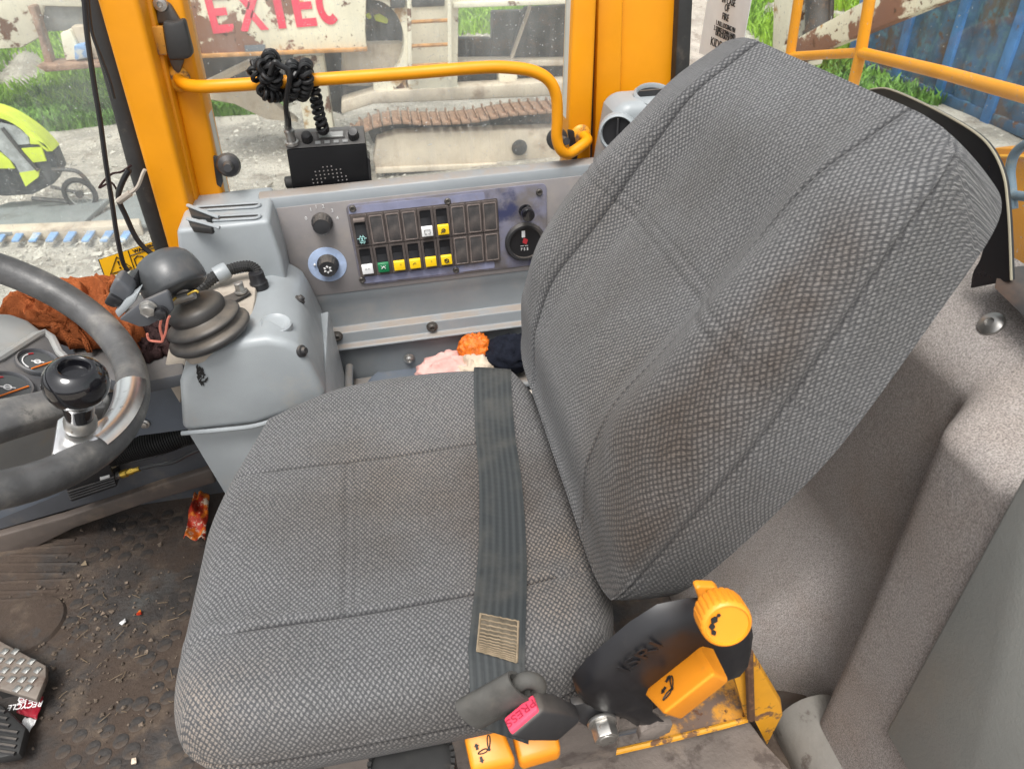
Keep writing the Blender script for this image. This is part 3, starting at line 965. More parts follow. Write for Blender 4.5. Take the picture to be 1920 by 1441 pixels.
hexbolt(PY(1128, 1350, 0.3160), (0, -1, 0), .010, .018, 'bracket_bolt', MT['steel'], seat)
hexbolt(PY(1222, 1352, 0.3200), (.05, -1, -.1), .016, .010, 'frame_bolt', MT['floorplate'], seat, .5, False)

# ---- black side cover
sc_px = [(1072, 1268), (1098, 1235), (1180, 1165), (1232, 1132), (1290, 1120), (1345, 1118), (1392, 1122), (1406, 1150), (1412, 1190), (1408, 1225),
         (1392, 1245), (1350, 1228), (1312, 1225), (1262, 1262), (1213, 1300), (1210, 1322), (1240, 1345), (1222, 1362), (1188, 1348), (1160, 1330), (1100, 1312), (1080, 1296)]
cv = MB()
cen = PY(1230, 1235, 0.3520)
r0 = [PY(x, y, 0.3560) for x, y in sc_px]
r1 = [PY(x, y, 0.3280) for x, y in sc_px]
r2 = [lerp(PY(x, y, 0.3280), PY(1215, 1250, 0.3280), .09) + V3((0, -.012, 0)) for x, y in sc_px]
r3 = [lerp(PY(x, y, 0.3280), PY(1215, 1250, 0.3280), .30) + V3((0, -.017, 0)) for x, y in sc_px]
cv.loft([r0, r1, r2, r3])
cover = cv.build('side_cover', MT['cover'], seat, ang=50)
# embossed maker's mark on the cover
text('cover_lettering', 'ISRI', .022, basis(PY(1200, 1232, 0.3096), (PY(1290, 1165, 0.3120) - PY(1130, 1290, 0.3120)), V3((-.5, 0, 1))), MT['cover'], cover, sx=1.3, ext=.0003)
bx = MB()
bx.prism([PY(x, y, 0.3200) for x, y in ((1178, 1305), (1205, 1302), (1222, 1335), (1196, 1352), (1172, 1340))], (0, .03, 0))
bx.build('bolt_boss', MT['black_dusty'], seat, bevel=.003)
bx = MB()
bx.prism([PY(x, y, 0.3200) for x, y in ((1330, 1205), (1380, 1210), (1412, 1190), (1408, 1225), (1378, 1252), (1350, 1240))], (0, .05, 0))
bx.build('knob_housing', MT['black_dusty'], seat, bevel=.004)

# ---- lumbar knob, tab, levers
kc = PY(1364, 1172, 0.2760)
kr = 50 * mpp(kc)
VD = (kc - CAM).normalized()
IR, ID = V3((RR.x, YY.x, -DN.x)), V3((RR.y, YY.y, -DN.y))
KA = (-VD * .84 + (IR * .5 + ID * .86) * .54).normalized()
kn = MB()
seg = 96
u, v, a = frame(KA)
rings = []
for h, rf, rib in ((-.021, .96, 1), (-.018, 1, 1), (-.005, 1, 1), (-.0018, .97, 0), (0, .90, 0), (0.0005, .84, 0), (-.001, .82, 0), (-.001, .3, 0)):
    rings.append([kc + a * h + (u * math.cos(t) + v * math.sin(t)) * kr * (rf - (.05 if rib and (k % 4 in (0,)) else 0)) for k, t in enumerate(2 * math.pi * k / seg for k in range(seg))])
kn.loft(rings)
knob = kn.build('lumbar_knob', MT['orange'], seat, ang=30)
ar = MB()
for ang, r_, sz in ((205, .72, 1.1), (178, .74, 1.3), (150, .74, 1.5), (126, .74, .8)):
    t = RAD(ang)
    ky = (V3((0, 0, 1)) - KA * KA.z).normalized()
    kx = ky.cross(KA)
    ty = kx * math.cos(t) + ky * math.sin(t)
    tx = ky * math.cos(t) - kx * math.sin(t)
    o = kc + ty * kr * r_ * .8 + KA * .0002
    s_ = .0019 * sz
    ar.prism([o + tx * s_ * 1.3, o + ty * s_, o + ty * s_ * .4 - tx * s_, o - ty * s_ * .4 - tx * s_, o - ty * s_], KA * .0006)
ar.build('arrow_print', MT['ink'], knob)
tb = MB()
tb.prism([PY(x, y, 0.3200) for x, y in ((1304, 1104), (1312, 1100), (1342, 1101), (1348, 1106), (1366, 1140), (1322, 1152))], (0, .008, 0))
tab = tb.build('orange_tab', MT['orange'], seat, bevel=.003, seg=3)
MB().disc(PY(1328, 1110, 0.3188), (0, -1, 0), .0022, .0008, 12).build('tab_rivet', MT['ink'], tab)

lv = MB()
A, B = PY(1207, 1304, 0.306), PY(1309, 1223, 0.306)
D_, C_ = PY(1243, 1338, 0.2760), PY(1340, 1262, 0.2760)
F_, E_ = PY(1276, 1351, 0.2816), PY(1369, 1277, 0.2816)
G_, H_ = F_ + V3((0, .055, 0)), E_ + V3((0, .055, 0))
lv.loft([[A, D_, F_, G_], [B, C_, E_, H_]])
lever = lv.build('recline_lever', MT['orange'], seat, bevel=.0035, seg=4)
lnorm = (B - A).cross(D_ - A).normalized()
if lnorm.dot(VD) > 0:
    lnorm = -lnorm


def seat_icon(parent, o, ex, ey, s, arrows, rot=0.0):
    """small black outline pictogram of a seat with arrows"""
    nrm = ex.cross(ey)
    b = MB()

    def pt(x, y):
        c, d = math.cos(rot), math.sin(rot)
        return o + (ex * (x * c - y * d) + ey * (x * d + y * c)) * s

    def outline(cx, cy, L, W_, ang):
        ps = []
        for k in range(16):
            t = 2 * math.pi * k / 16
            x, y = L * math.cos(t), W_ * math.sin(t) * (1 + .3 * math.cos(t))
            ps.append(pt(cx + x * math.cos(ang) - y * math.sin(ang), cy + x * math.sin(ang) + y * math.cos(ang)))
        b.tube(ps, .0006, 5, closed=True)
    outline(-.45, .0, .42, .13, 0.15)
    outline(.22, .62, .5, .12, 1.35)
    b.disc(pt(.1, .05), nrm, .0016, .0006, 10)
    for (x, y, ang) in arrows:
        pts = [(.30, 0), (.05, .22), (.05, .11), (-.22, .11), (-.22, -.11), (.05, -.11), (.05, -.22)]
        b.prism([pt(x + p * math.cos(ang) - q * math.sin(ang), y + p * math.sin(ang) + q * math.cos(ang)) for p, q in pts], nrm * .0006)
    b.build('seat_symbol', MT['ink'], parent)


le = (B - A).normalized()
lex = (IR - lnorm * IR.dot(lnorm)).normalized()
seat_icon(lever, lerp(lerp(A, D_, .55), lerp(B, C_, .55), .36) + lnorm * .0012, lex, lnorm.cross(lex), .0125, ((.0, 1.1, .4), (-.55, .6, 3.5)))

pd = [PZ(868, 1372, 0.5660), PZ(940, 1354, 0.5660), PZ(968, 1424, 0.5500), PZ(884, 1444, 0.5500)]
p1 = MB()
p1.prism(pd, (0, 0, -.020))
pad1 = p1.build('height_paddle', MT['orange'], seat, bevel=.005, seg=3)
seat_icon(pad1, lerp(lerp(pd[0], pd[2], .5), pd[3], .1) + V3((0, -.002, .0006)), (pd[1] - pd[0]).normalized(), (pd[0] - pd[3]).normalized(), .0115, ((-.85, .45, 1.6), (-.7, -.55, -1.5)))
pd = [PZ(958, 1366, 0.5500), PZ(1040, 1346, 0.5500), PZ(1053, 1405, 0.5380), PZ(974, 1428, 0.5380)]
p2 = MB()
p2.prism(pd, (0, 0, -.020))
pad2 = p2.build('tilt_paddle', MT['orange'], seat, bevel=.005, seg=3)
seat_icon(pad2, lerp(lerp(pd[0], pd[2], .5), pd[2], .1) + V3((0, .003, .0006)), (pd[1] - pd[0]).normalized(), (pd[0] - pd[3]).normalized(), .0105, ((.05, -.7, -1.5),))

# ---- pedestal under the cushion
MB().box((-.02, .60, .545), (.32, .40, .05)).build('seat_pan', MT['black_dusty'], seat, bevel=.01)
MB().box((.0, .64, .40), (.36, .42, .22)).build('suspension_plate', MT['floorplate'], seat, bevel=.006)
sk = MB()
o = PY(772, 1432, 0.3440)
rr_ = []
for k in range(8):
    rr_ += [(.038 if k % 2 == 0 else .034, -.006 * k), (.038 if k % 2 == 0 else .034, -.006 * k - .006)]
sk = MB()
for k in range(40):
    t = 2 * math.pi * k / 40
    sk.box(o + V3((math.cos(t) * .040, math.sin(t) * .040, -.03)), (.004, .004, .07), Matrix.Rotation(t, 3, 'Z'))
sk.lathe([(.001, .002), (.030, .004), (.039, 0), (.039, -.07)], o, (0, 0, 1), 40)
sk.build('weight_adjuster', MT['rubber'], seat)
# ================================================================== cab shell
fl = MB().box((-.35, .42, .14), (2.0, 1.75, .10)).build('cab_floor', MT['floor'])
struct(fl)
# studs and ribs of the moulded rubber mat
studs = [(690, 35), (815, 25), (940, 12), (740, 72), (865, 60), (795, 110), (915, 100), (660, 125), (720, 160), (850, 145), (990, 50), (520, 225), (640, 215), (775, 200), (590, 255), (700, 250), (825, 235),
         (465, 415), (510, 460), (430, 515), (480, 560), (560, 495), (540, 600), (620, 540), (395, 620), (450, 665), (650, 445), (1035, 475),
         (695, 795), (925, 745), (775, 780), (900, 865), (970, 910), (830, 820), (945, 1040), (885, 985), (790, 1075), (700, 1085), (390, 1200), (450, 1255), (355, 1345), (525, 1320), (605, 1230), (680, 1285), (415, 1400), (580, 1370), (740, 1340), (560, 1180), (860, 1110), (990, 1350), (1050, 1415), (640, 1425), (770, 1190), (985, 690), (1030, 580)]
stm = MB().lathe([(.013, -.001), (.0125, .001), (.010, .0015), (.006, .0012), (.001, .0008)], (0, 0, 0), (0, 0, 1), 16).mesh('stud', MT['stud'], ang=60)
for x, y in studs:
    p = PZ(x / 2.996, 960 + y / 2.996, 0.1895)
    s_ = random.uniform(.85, 1.1)
    o = place('stud', stm, fl, Matrix.Translation(p) @ Matrix.Diagonal((s_, s_, random.uniform(.9, 1.4), 1)))
for a, b in (((250, 155), (430, 155)), ((140, 205), (490, 185)), ((60, 242), (400, 240)), ((0, 292), (450, 288)), ((-60, 345), (370, 345)), ((-80, 397), (445, 375)), ((-100, 452), (335, 440)), ((-120, 502), (400, 475))):
    A = PZ(a[0] / 2.996, 960 + a[1] / 2.996, 0.1900)
    B = PZ(b[0] / 2.996, 960 + b[1] / 2.996, 0.1900)
    MB().tube([A + V3((0, 0, -.003)), lerp(A, B, .97) + V3((0, 0, -.003)), B + V3((0, 0, -.003))], [.006, .006, .001], 8).build('rib', MT['floor'], fl)
pd_ = MB()
pc = PZ(52, 1172, 0.1900)
pd_.lathe([(.066, -.004), (.06, .006), (.042, .011), (.02, .009), (.001, .008)], pc, (0, 0, 1), 32)
pd_.build('round_pad', MT['floor'], fl)

# ---- carpeted rear wall with padded bulge
def wall_x(y, z):
    x = .520
    # padded bulge on the near side
    d = PX(1650, 1090, .49)
    yy = .425 + .0 * z
    inside = sst(.470, .425, y) * sst(.845, .79, z)
    x = x - .050 * inside
    x = x - .15 * sst(.50, .20, z) * sst(.50, .57, y)
    # slope back towards the window ledge
    x = x + .09 * sst(.80, .93, z) * (1 - inside * .2)
    return x


ys = np.linspace(-.25, 1.24, 150)
zs = np.linspace(.08, .905, 150)
YG, ZG = np.meshgrid(ys, zs, indexing='ij')
XG = wall_x(YG, ZG) + .004 * np.sin(YG * 9) * np.sin(ZG * 7 + 1)
wallm = MB().grid(np.stack([XG, YG, ZG], -1))
rw = wallm.build('rear_wall', MT['carpet'], ang=180)
tag(rw, 'taupe carpeted rear cab wall with a padded bulge behind the seat', 'wall')
vx = .462
vp = [PX(1660, 1370, vx), PX(1924, 878, vx), PX(1990, 900, vx), PX(1990, 1600, vx), PX(1790, 1600, vx)]
vp = [V3((vx, p.y, p.z)) for p in vp]
vt = MB()
vt.prism(vp, (.012, 0, 0))
vn = vt.build('vinyl_panel', MT['vinyl'], rw, bevel=.004, seg=3)
sm_ = MB()
pscr = PX(1858, 606, .555)
u_ = V3((-.75, 0, .66)).normalized()
sm_.lathe([(.0125, -.004), (.012, .0008), (.0085, .0034), (.0045, .0042), (.004, .002), (.001, .002)], pscr, u_, 24)
sm_.build('screw', MT['steel'], rw)
# dark ledge under the rear glass
le_ = MB()
le_.prism([PX(1857, 540, .545), PX(1866, 500, .56), PX(1990, 590, .56), PX(1990, 672, .545)], (.05, 0, .0))
ledge = le_.build('window_ledge', MT['iron'], rw, bevel=.006)

# ---- black trim with a rounded corner between the seat and the rear glass
tr_px = [(1632, 168), (1660, 166), (1700, 180), (1770, 214), (1830, 250), (1862, 284), (1882, 330), (1889, 380), (1893, 440), (1896, 525)]
trx = .555
outer = smooth([PX(x, y, trx) for x, y in tr_px], 5)
inner_px = [(1560, 230), (1640, 260), (1700, 280), (1750, 300), (1800, 340), (1830, 380), (1850, 420), (1840, 480), (1825, 510), (1820, 540)]
inner = smooth([PX(x, y, trx) for x, y in inner_px], 5)
tt = MB()
tt.loft([outer, inner, [p + V3((.004, 0, 0)) for p in inner], [p + V3((.004, 0, 0)) for p in outer], outer], caps=False, closed=False)
trim = tt.build('rear_window_trim', MT['black'], ang=40)
tag(trim, 'black rounded rear window trim behind the top corner of the backrest', 'trim')
MB().tube(outer, .0012, 6).build('trim_edge', MT['edgebeige'], trim)

# ---- rear glass with its fire instruction sticker
gx = .60
rg = MB()
rg.box((gx, .5, 1.22), (.005, 1.42, .80))
rgl = rg.build('rear_glass', MT['glass_rear'])
tag(rgl, 'rear cab window glass behind the seat', 'window')
sk_px = [(1329, -14), (1406, -8), (1388, 82), (1312, 118)]
sx_ = gx - .006
q = [PX(x, y, sx_) for x, y in ((1331, -30), (1409, -2), (1385, 128), (1310, 100))]
stk = thing('fire_sticker', 'white rear window sticker with fire instructions in black print', 'sticker', q[3])
mb_ = MB()
mb_.prism(q, (.0008, 0, 0))
mb_.build('sticker_sheet', MT['paper'], stk)
for body, px, py, hpx, k in (('IN CASE', 1366, 3, 13, 1), ('OF', 1363, 16, 13, 1), ('FIRE', 1360, 33, 13, 1), ('1. PULL LOCKING PIN', 1360, 50, 9, .8),
                             ('2. STRIKE DOWN HARD', 1358, 61, 9, .8), ('ON ACTUATOR KNOB', 1360, 71, 9, .8), ('KIDDE', 1346, 84, 16, 1.2)):
    p = PX(px, py, sx_ - .0006)
    text('sticker_lettering', body, hpx * mpp(p) * 1.3, basis(p, (0, -1, 0), (0, 0, 1)), MT['ink'], stk, sx=k * .95)

# ---- yellow frame posts
def post(name, label, pxq, y, depth, mat=MT['yellow'], bevel=.006, cat='post'):
    b = MB()
    b.prism([PY(px, py, y) for px, py in pxq], (0, depth, 0))
    o = b.build(name, mat, bevel=bevel, seg=3)
    return tag(o, label, cat)


fp = thing('front_pillar', 'thick yellow front corner pillar of the cab, leaning beside the door post', 'pillar', PY(330, 400, 1.15))
b = MB()
b.prism([PY(155, -90, 1.14), PY(236, -90, 1.14), PY(354, 383, 1.14), PY(395, 520, 1.14), PY(330, 520, 1.14), PY(311, 450, 1.14)], (0.0, .11, 0))
b.build('pillar_face', MT['yellow'], fp, bevel=.008, seg=4)
b = MB()
b.prism([PY(240, -90, 1.18), PY(262, -90, 1.18), PY(371, 383, 1.18), PY(385, 430, 1.18), PY(360, 430, 1.18), PY(350, 383, 1.18)], (0, .07, 0))
b.build('pillar_flange', MT['yellow'], fp, bevel=.004)
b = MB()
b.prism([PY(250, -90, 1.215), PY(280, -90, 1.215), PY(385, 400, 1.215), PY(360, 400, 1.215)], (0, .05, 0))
b.build('gap_shade', MT['rubber'], fp, bevel=.003)  # black strip stands in for the shade in the gap before the window post
dp = post('window_post', 'slim yellow window post at the left edge of the side window', [(268, -90), (322, -90), (340, 0), (423, 378), (427, 400), (377, 400), (373, 377)], 1.20, .06)
ws = MB()
ws.prism([PY(321, -90, 1.215), PY(326, -90, 1.215), PY(431, 400, 1.215), PY(425, 400, 1.215)], (0, .03, 0))
ws.build('window_seal', MT['seal'], dp)
rp = thing('rear_pillar', 'broad yellow rear corner pillar behind the grey air vent box', 'pillar', PY(1190, 330, 1.2))
b = MB()
b.prism([PY(1140, -90, 1.235), PY(1300, -90, 1.235), PY(1282, 340, 1.235), PY(1122, 340, 1.235)], (0, .08, 0))
b.build('pillar_face', MT['yellow'], rp, bevel=.006)
b = MB()
b.prism([PY(1124, -90, 1.225), PY(1172, -90, 1.225), PY(1160, 340, 1.225), PY(1113, 340, 1.225)], (0, .05, 0))
b.build('pillar_flange', MT['yellow'], rp, bevel=.005)
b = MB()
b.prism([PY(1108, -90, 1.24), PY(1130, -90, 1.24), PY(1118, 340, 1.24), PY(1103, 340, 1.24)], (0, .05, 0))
b.build('gap_shade', MT['rubber'], rp)  # black strip put in as the shadow line between window post and pillar
b = MB()
b.prism([PY(1277, -90, 1.215), PY(1304, -90, 1.215), PY(1290, 220, 1.215), PY(1262, 220, 1.215)], (0, .09, 0))
b.build('window_rubber', MT['rubber'], rp, bevel=.004)
dp2 = post('window_post', 'slim yellow window post beside the rear corner pillar', [(1080, -90), (1123, -90), (1106, 340), (1062, 340), (1067, 200)], 1.195, .06)
ws = MB()
ws.prism([PY(1073, -90, 1.215), PY(1082, -90, 1.215), PY(1066, 340, 1.215), PY(1057, 340, 1.215)], (0, .03, 0))
ws.build('window_seal', MT['seal'], dp2)

# ---- side window glass and corner windscreen glass
sg = MB()
sg.prism([PY(250, -300, 1.235), PY(1110, -300, 1.235), PY(1085, 345, 1.235), PY(400, 400, 1.235)], (0, .005, 0))
sgl = sg.build('side_glass', MT['glass'])
tag(sgl, 'dusty scratched side window glass above the switch console', 'window')
wg = MB()
wl, wr = V3((-1.25, 1.10, 0)), V3((-.40, 1.225, 0))
wg.prism([wl + V3((0, 0, .50)), wr + V3((0, 0, .50)), wr + V3((0, 0, 1.62)), wl + V3((0, 0, 1.62))], (-.001, .006, 0))
wgl = wg.build('windscreen_glass', MT['glass'])
tag(wgl, 'dusty windscreen glass left of the front corner pillar', 'window')
WN = V3((wr.y - wl.y, -(wr.x - wl.x), 0)).normalized()


def PW(px, py, off=0.0):
    return PN(px, py, wr - V3((0, 0, 0)) + WN * off, WN)


# ---- yellow warning sticker on the windscreen
wq = [PW(186, 487, .003), PW(300, 449, .003), PW(312, 486, .003), PW(198, 520, .003)]
wst = thing('warning_sticker', 'yellow warning sticker at the foot of the windscreen behind the grey lever knob', 'sticker', wq[3])
MB().prism([lerp(sum(wq, V3()) / 4, p, 1.035) for p in wq], WN * -.0006).build('sticker_border', MT['ink'], wst)
MB().prism([p + WN * .0008 for p in wq], WN * -.0006).build('sticker_sheet', MT['stickeryellow'], wst)
wx = (wq[1] - wq[0]).normalized()
wy = (wq[0] - wq[3]).normalized()


def wpt(a, b_):
    return lerp(lerp(wq[3], wq[2], a), lerp(wq[0], wq[1], a), b_) + WN * .0014


tri = MB()
tri.tube([wpt(.09, .12), wpt(.44, .12), wpt(.27, .88)], .0011, 5, closed=True)
tri.prism([wpt(.255, .65), wpt(.285, .65), wpt(.275, .4), wpt(.265, .4)], WN * .0006)
tri.disc(wpt(.27, .28), WN, .0018, .0006, 10)
tri.tube([wpt(.47, 0), wpt(.47, 1)], .0008, 4)
tri.tube([wpt(.47, .72), wpt(1, .72)], .0008, 4)
tri.tube([wpt(.52, .1), wpt(.52, .5), wpt(.58, .6), wpt(.66, .5), wpt(.66, .1)], .001, 5)
tri.build('warning_symbol', MT['ink'], wst)
text('sticker_lettering', 'WARNING', .0085, basis(wpt(.74, .86), wx, wy), MT['ink'], wst, bold=.0003)

# ---- black windscreen trim tube and hanging cables
tb = MB()
tb.tube(smooth([PY(150, -90, 1.19), PY(178, 0, 1.19), PY(210, 110, 1.19), PY(238, 215, 1.19), PY(262, 310, 1.19), PY(285, 385, 1.19), PY(312, 470, 1.19)], 6), .0175, 14)
tk = tb.build('pillar_hose', MT['rubber'])
tag(tk, 'thick black hose running down beside the front yellow pillar', 'hose')


def cable(pts, r, y, label, group=None, mat='black', ygrad=0):
    b = MB()
    b.tube(smooth([PY(px, py, y + ygrad * i) for i, (px, py) in enumerate(pts)], 7), r, 8)
    return tag(b.build('cable', MT[mat]), label, 'cable', group)


cable([(152, -60), (158, 0), (163, 60), (175, 150), (188, 230), (199, 310), (210, 380), (219, 440), (230, 490), (240, 508)], .0036, 1.10, 'longest black cable hanging straight past the windscreen to the warning sticker', 'cables hanging by the front pillar')
cable([(160, -60), (165, 0), (172, 60), (190, 110), (205, 150), (214, 185)], .0022, 1.13, 'short thin black cable hugging the hose near the top of the front pillar', 'cables hanging by the front pillar')
cable([(242, 318), (228, 345), (222, 372), (236, 405), (252, 440), (268, 462), (290, 480)], .0042, 1.13, 'black cable curving from the connector down behind the grey lever knob', 'cables hanging by the front pillar')
cable([(246, 310), (228, 322), (210, 326), (196, 338), (186, 352), (198, 346), (210, 343), (222, 362)], .0016, 1.14, 'thin looped dark wire beside the pale connector on the front pillar', 'cables hanging by the front pillar', 'darkcloth')
b = MB()
b.tube([PY(222, 378, 1.12), PY(244, 362, 1.12)], .0048, 8)
b.tube(smooth([PY(244, 362, 1.12), PY(258, 350, 1.12), PY(268, 325, 1.12), PY(272, 318, 1.12)], 5), .0028, 6)
tag(b.build('wire_connector', MT['beige']), 'pale beige wire connector dangling beside the front pillar', 'connector')

# ---- hinge clamp at the top of the window post
b = MB()
b.prism([PY(x, y, 1.19) for x, y in ((292, 8), (300, 0), (318, 8), (336, 38), (342, 52), (330, 60), (312, 45), (294, 45))], (0, .012, 0))
hg = b.build('hinge', MT['screw'], dp, bevel=.003)
hg['label'] = 'dark grey hinge with rusty yellow bracket'
MB().lathe([(.010, 0), (.009, .004), (.004, .005), (.003, .002), (.001, .002)], PY(301, 8, 1.189), (0, -1, 0), 16).build('rivet', MT['steel'], hg)
b = MB()
b.prism([PY(x, y, 1.165) for x, y in ((303, 40), (322, 44), (344, 36), (361, 104), (352, 112), (315, 114))], (0, .022, 0))
b.build('hinge_cover', MT['rubber'], hg, bevel=.005)
b = MB()
b.prism([PY(x, y, 1.175) for x, y in ((280, 50), (305, 50), (314, 104), (292, 104))], (0, .01, 0))
b.build('hinge_bracket', MT['rustplate'], hg, bevel=.002)
b = MB()
b.prism([PY(x, y, 1.19) for x, y in ((316, 112), (345, 112), (336, 140), (325, 132))], (0, .01, 0))
b.build('hinge_foot', MT['screw'], hg, bevel=.002)

# ---- grab rail
gr = thing('grab_rail', 'yellow bent tube grab rail across the side window', 'grab rail', PY(345, 160, 1.18))
gp = smooth([PY(333, 142, 1.20), PY(342, 155, 1.185), PY(365, 162, 1.165), PY(420, 161, 1.15), PY(600, 149, 1.15), PY(760, 138, 1.15), PY(900, 127, 1.15), PY(955, 127, 1.15), PY(1000, 134, 1.15),
             PY(1030, 152, 1.15), PY(1043, 182, 1.15), PY(1045, 225, 1.15), PY(1044, 258, 1.15), PY(1052, 281, 1.15), PY(1068, 287, 1.155), PY(1092, 272, 1.165), PY(1101, 263, 1.175), PY(1096, 256, 1.19), PY(1090, 250, 1.20)], 7)
MB().tube(gp, .0092, 14).build('rail_tube', MT['yellow'], gr)
for px, py in ((333, 148), (1088, 252)):
    MB().lathe([(.019, 0), (.017, -.004), (.011, -.008)], PY(px, py, 1.198), (0, 1, 0), 20).build('weld_foot', MT['yellow_worn'], gr)

# ---- window ball catches
for (px, py), lab in (((428, 311), 'black ball window catch on the left window post'), ((1050, 262), 'black ball window catch half hidden by the lower bend of the grab rail')):
    t = thing('window_catch', lab, 'catch', PY(px, py, 1.2), 'ball catches of the side window')
    s_ = -1 if px < 700 else 1
    b = MB()
    b.prism([PY(px + s_ * 22 + d[0], py + d[1], 1.19) for d in ((-7, -18), (5, -16), (12, 30), (8, 42), (0, 36), (-4, 10))], (0, .008, 0))
    b.build('catch_plate', MT['black'], t, bevel=.002)
    MB().lathe([(.006, .03), (.008, .0), (.016, -.004), (.019, -.012), (.0165, -.022), (.009, -.028), (.002, -.030)], PY(px, py, 1.175), (.15, -1, .2), 20).build('catch_knob', MT['black_dusty'], t)

# ---- air vent box in the rear corner
vb = thing('air_vent_box', 'pale grey moulded box with two round black air vents in the rear corner', 'vent box', PY(1150, 300, 1.12))
b = MB()
vyf = 1.085
front = [PY(1155, 215, vyf), PY(1168, 194, vyf), PY(1290, 186, vyf), PY(1290, 420, vyf), PY(1116, 420, vyf), PY(1136, 315, vyf)]
b.prism(front, (0, .085, .0))
b.build('vent_housing', MT['box'], vb, bevel=.020, seg=5)


def vent(c, ax, r, ry):
    o = V3(c)
    m = MB()
    m.lathe([(r * 1.25, -.012), (r * 1.2, .001), (r * 1.06, .005), (r, .003), (r * .96, -.004)], o, ax, 32, caps=False)
    x = m.build('vent_ring', MT['box'], vb)
    MB().disc(o - V3(ax) * .006, ax, r * 1.02, .004, 28).build('vent_throat', MT['black'], vb)
    u, v, a = frame(ax)
    m = MB()
    m.box(o + V3(ax) * .002, (.0025, r * 1.85, .014), Matrix((u, v, a)).transposed())
    m.build('vent_blade', MT['black_dusty'], vb)


vent(PY(1158, 250, vyf - .004), (-.35, -.93, .1), .0245, 1)
vent(PY(1226, 178, 1.115), (0, -.25, .97), .027, 1)
b = MB()
b.prism([PY(x, y, vyf - .002) for x, y in ((1192, 227), (1198, 225), (1196, 237), (1191, 238))], (0, .004, 0))
b.build('vent_slot', MT['ink'], vb)

# ================================================================== side console
FY = 1.15
con = thing('side_console', 'long grey moulded side console carrying the switch panel under the side window', 'console', (.1, 1.15, .4))
zt = .822
z = lambda px, py, y: PY(px, py, y).z
zc = z(760, 532, FY) - .006
z1 = z(780, 600, FY)
z2 = z(800, 625, 1.135)
z3 = z(800, 642, 1.115)
prof = [(1.176, zt + .003), (1.166, zt + .003), (1.155, zt - .002), (FY, zt - .014), (FY, zc), (1.154, zc - .014), (1.156, zc - .03), (1.156, z1 + .003), (1.139, z1 - .001), (1.137, z2), (1.126, z2 - .003), (1.124, z3), (1.141, z3 - .003), (1.142, .40), (1.176, .40)]
b = MB()
b.loft([[V3((x, y, zz)) for y, zz in prof] for x in (-.225, .60)])
b.build('console_body', MT['console'], con, bevel=.003, seg=3)
# fascia skin
pl = MB()
pl.prism([V3((-.2, FY - .0015, zc + .004)), V3((.58, FY - .0015, zc + .004)), V3((.58, FY - .0015, zt - .018)), V3((-.2, FY - .0015, zt - .018))], (0, .004, 0))
pl.build('fascia', MT['fascia'], con, bevel=.001)

# switch panel plate
ply = FY - .004
P0, P1, P2, P3 = PY(650, 384, ply), PY(1025, 343, ply), PY(1036, 500, ply), PY(673, 533, ply)
xl, xr = (P0.x + P3.x) / 2, P1.x
zu, zl = (P0.z + P1.z) / 2, (P3.z + PY(900, 512, ply).z) / 2


def rrect(x0, x1, z0, z1_, r, y, n=5):
    out = []
    for cx, cz, a0 in ((x1 - r, z1_ - r, 0), (x0 + r, z1_ - r, 90), (x0 + r, z0 + r, 180), (x1 - r, z0 + r, 270)):
        for k in range(n + 1):
            t = RAD(a0 + 90 * k / n)
            out.append(V3((cx + r * math.cos(t), y, cz + r * math.sin(t))))
    return out


MB().prism(rrect(xl, xr, zl, zu, .010, ply), (0, .003, 0)).build('switch_panel', MT['plate'], con, bevel=.0006)
bm_ = MB()
cxr = PY(945, 440, ply).x
for x0, x1, z0, z1_ in ((xl + .004, cxr - .03, zu - .017, zu - .004), (xl + .006, cxr - .02, zl + .004, zl + .017), (xl + .003, xl + .0115, zl + .018, zu - .018)):
    bm_.prism(rrect(x0, x1, z0, z1_, .003, ply - .0006), (0, .0008, 0))
bm_.build('panel_border', MT['platedge'], con)


def slotscrew(px, py, y, r, parent, name='screw', mat='screw'):
    p = PY(px, py, y)
    b = MB()
    b.lathe([(r * 1.1, 0), (r, .0025), (r * .8, .0035), (r * .5, .0032), (r * .42, .0015), (r * .05, .0015)], p, (0, -1, 0), 18)
    return b.build(name, MT[mat], parent)


for px, py in ((661, 391), (839, 377), (1011, 360), (679, 524), (855, 506)):
    slotscrew(px, py, ply, .0054, con)
# switch grid
gxl, gxr = (PY(659, 399, ply).x + PY(673, 515, ply).x) / 2, (PY(929, 376, ply).x + PY(940, 489, ply).x) / 2
gzt = (PY(659, 399, ply).z + PY(929, 376, ply).z) / 2
gzb = (PY(673, 515, ply).z + PY(940, 489, ply).z) / 2
cw, ch = (gxr - gxl) / 9, (gzt - gzb) / 2
sy = ply - .004
MB().prism(rrect(gxl - .001, gxr + .001, gzb - .001, gzt + .001, .002, ply - .001), (0, .002, 0)).build('switch_frame', MT['switchframe'], con)


def local(fn):
    b = MB()
    fn(b)
    return b


def ringmesh(w_, h_, t_, y0, y1):
    b = MB()
    o_ = rrect(-w_ / 2, w_ / 2, -h_ / 2, h_ / 2, .002, y0)
    i_ = rrect(-w_ / 2 + t_, w_ / 2 - t_, -h_ / 2 + t_, h_ / 2 - t_, .0015, y0)
    o2 = [p + V3((0, y1 - y0, 0)) for p in o_]
    i2 = [p + V3((0, y1 - y0, 0)) for p in i_]
    b.loft([o2, o_, i_, i2], caps=False)
    return b


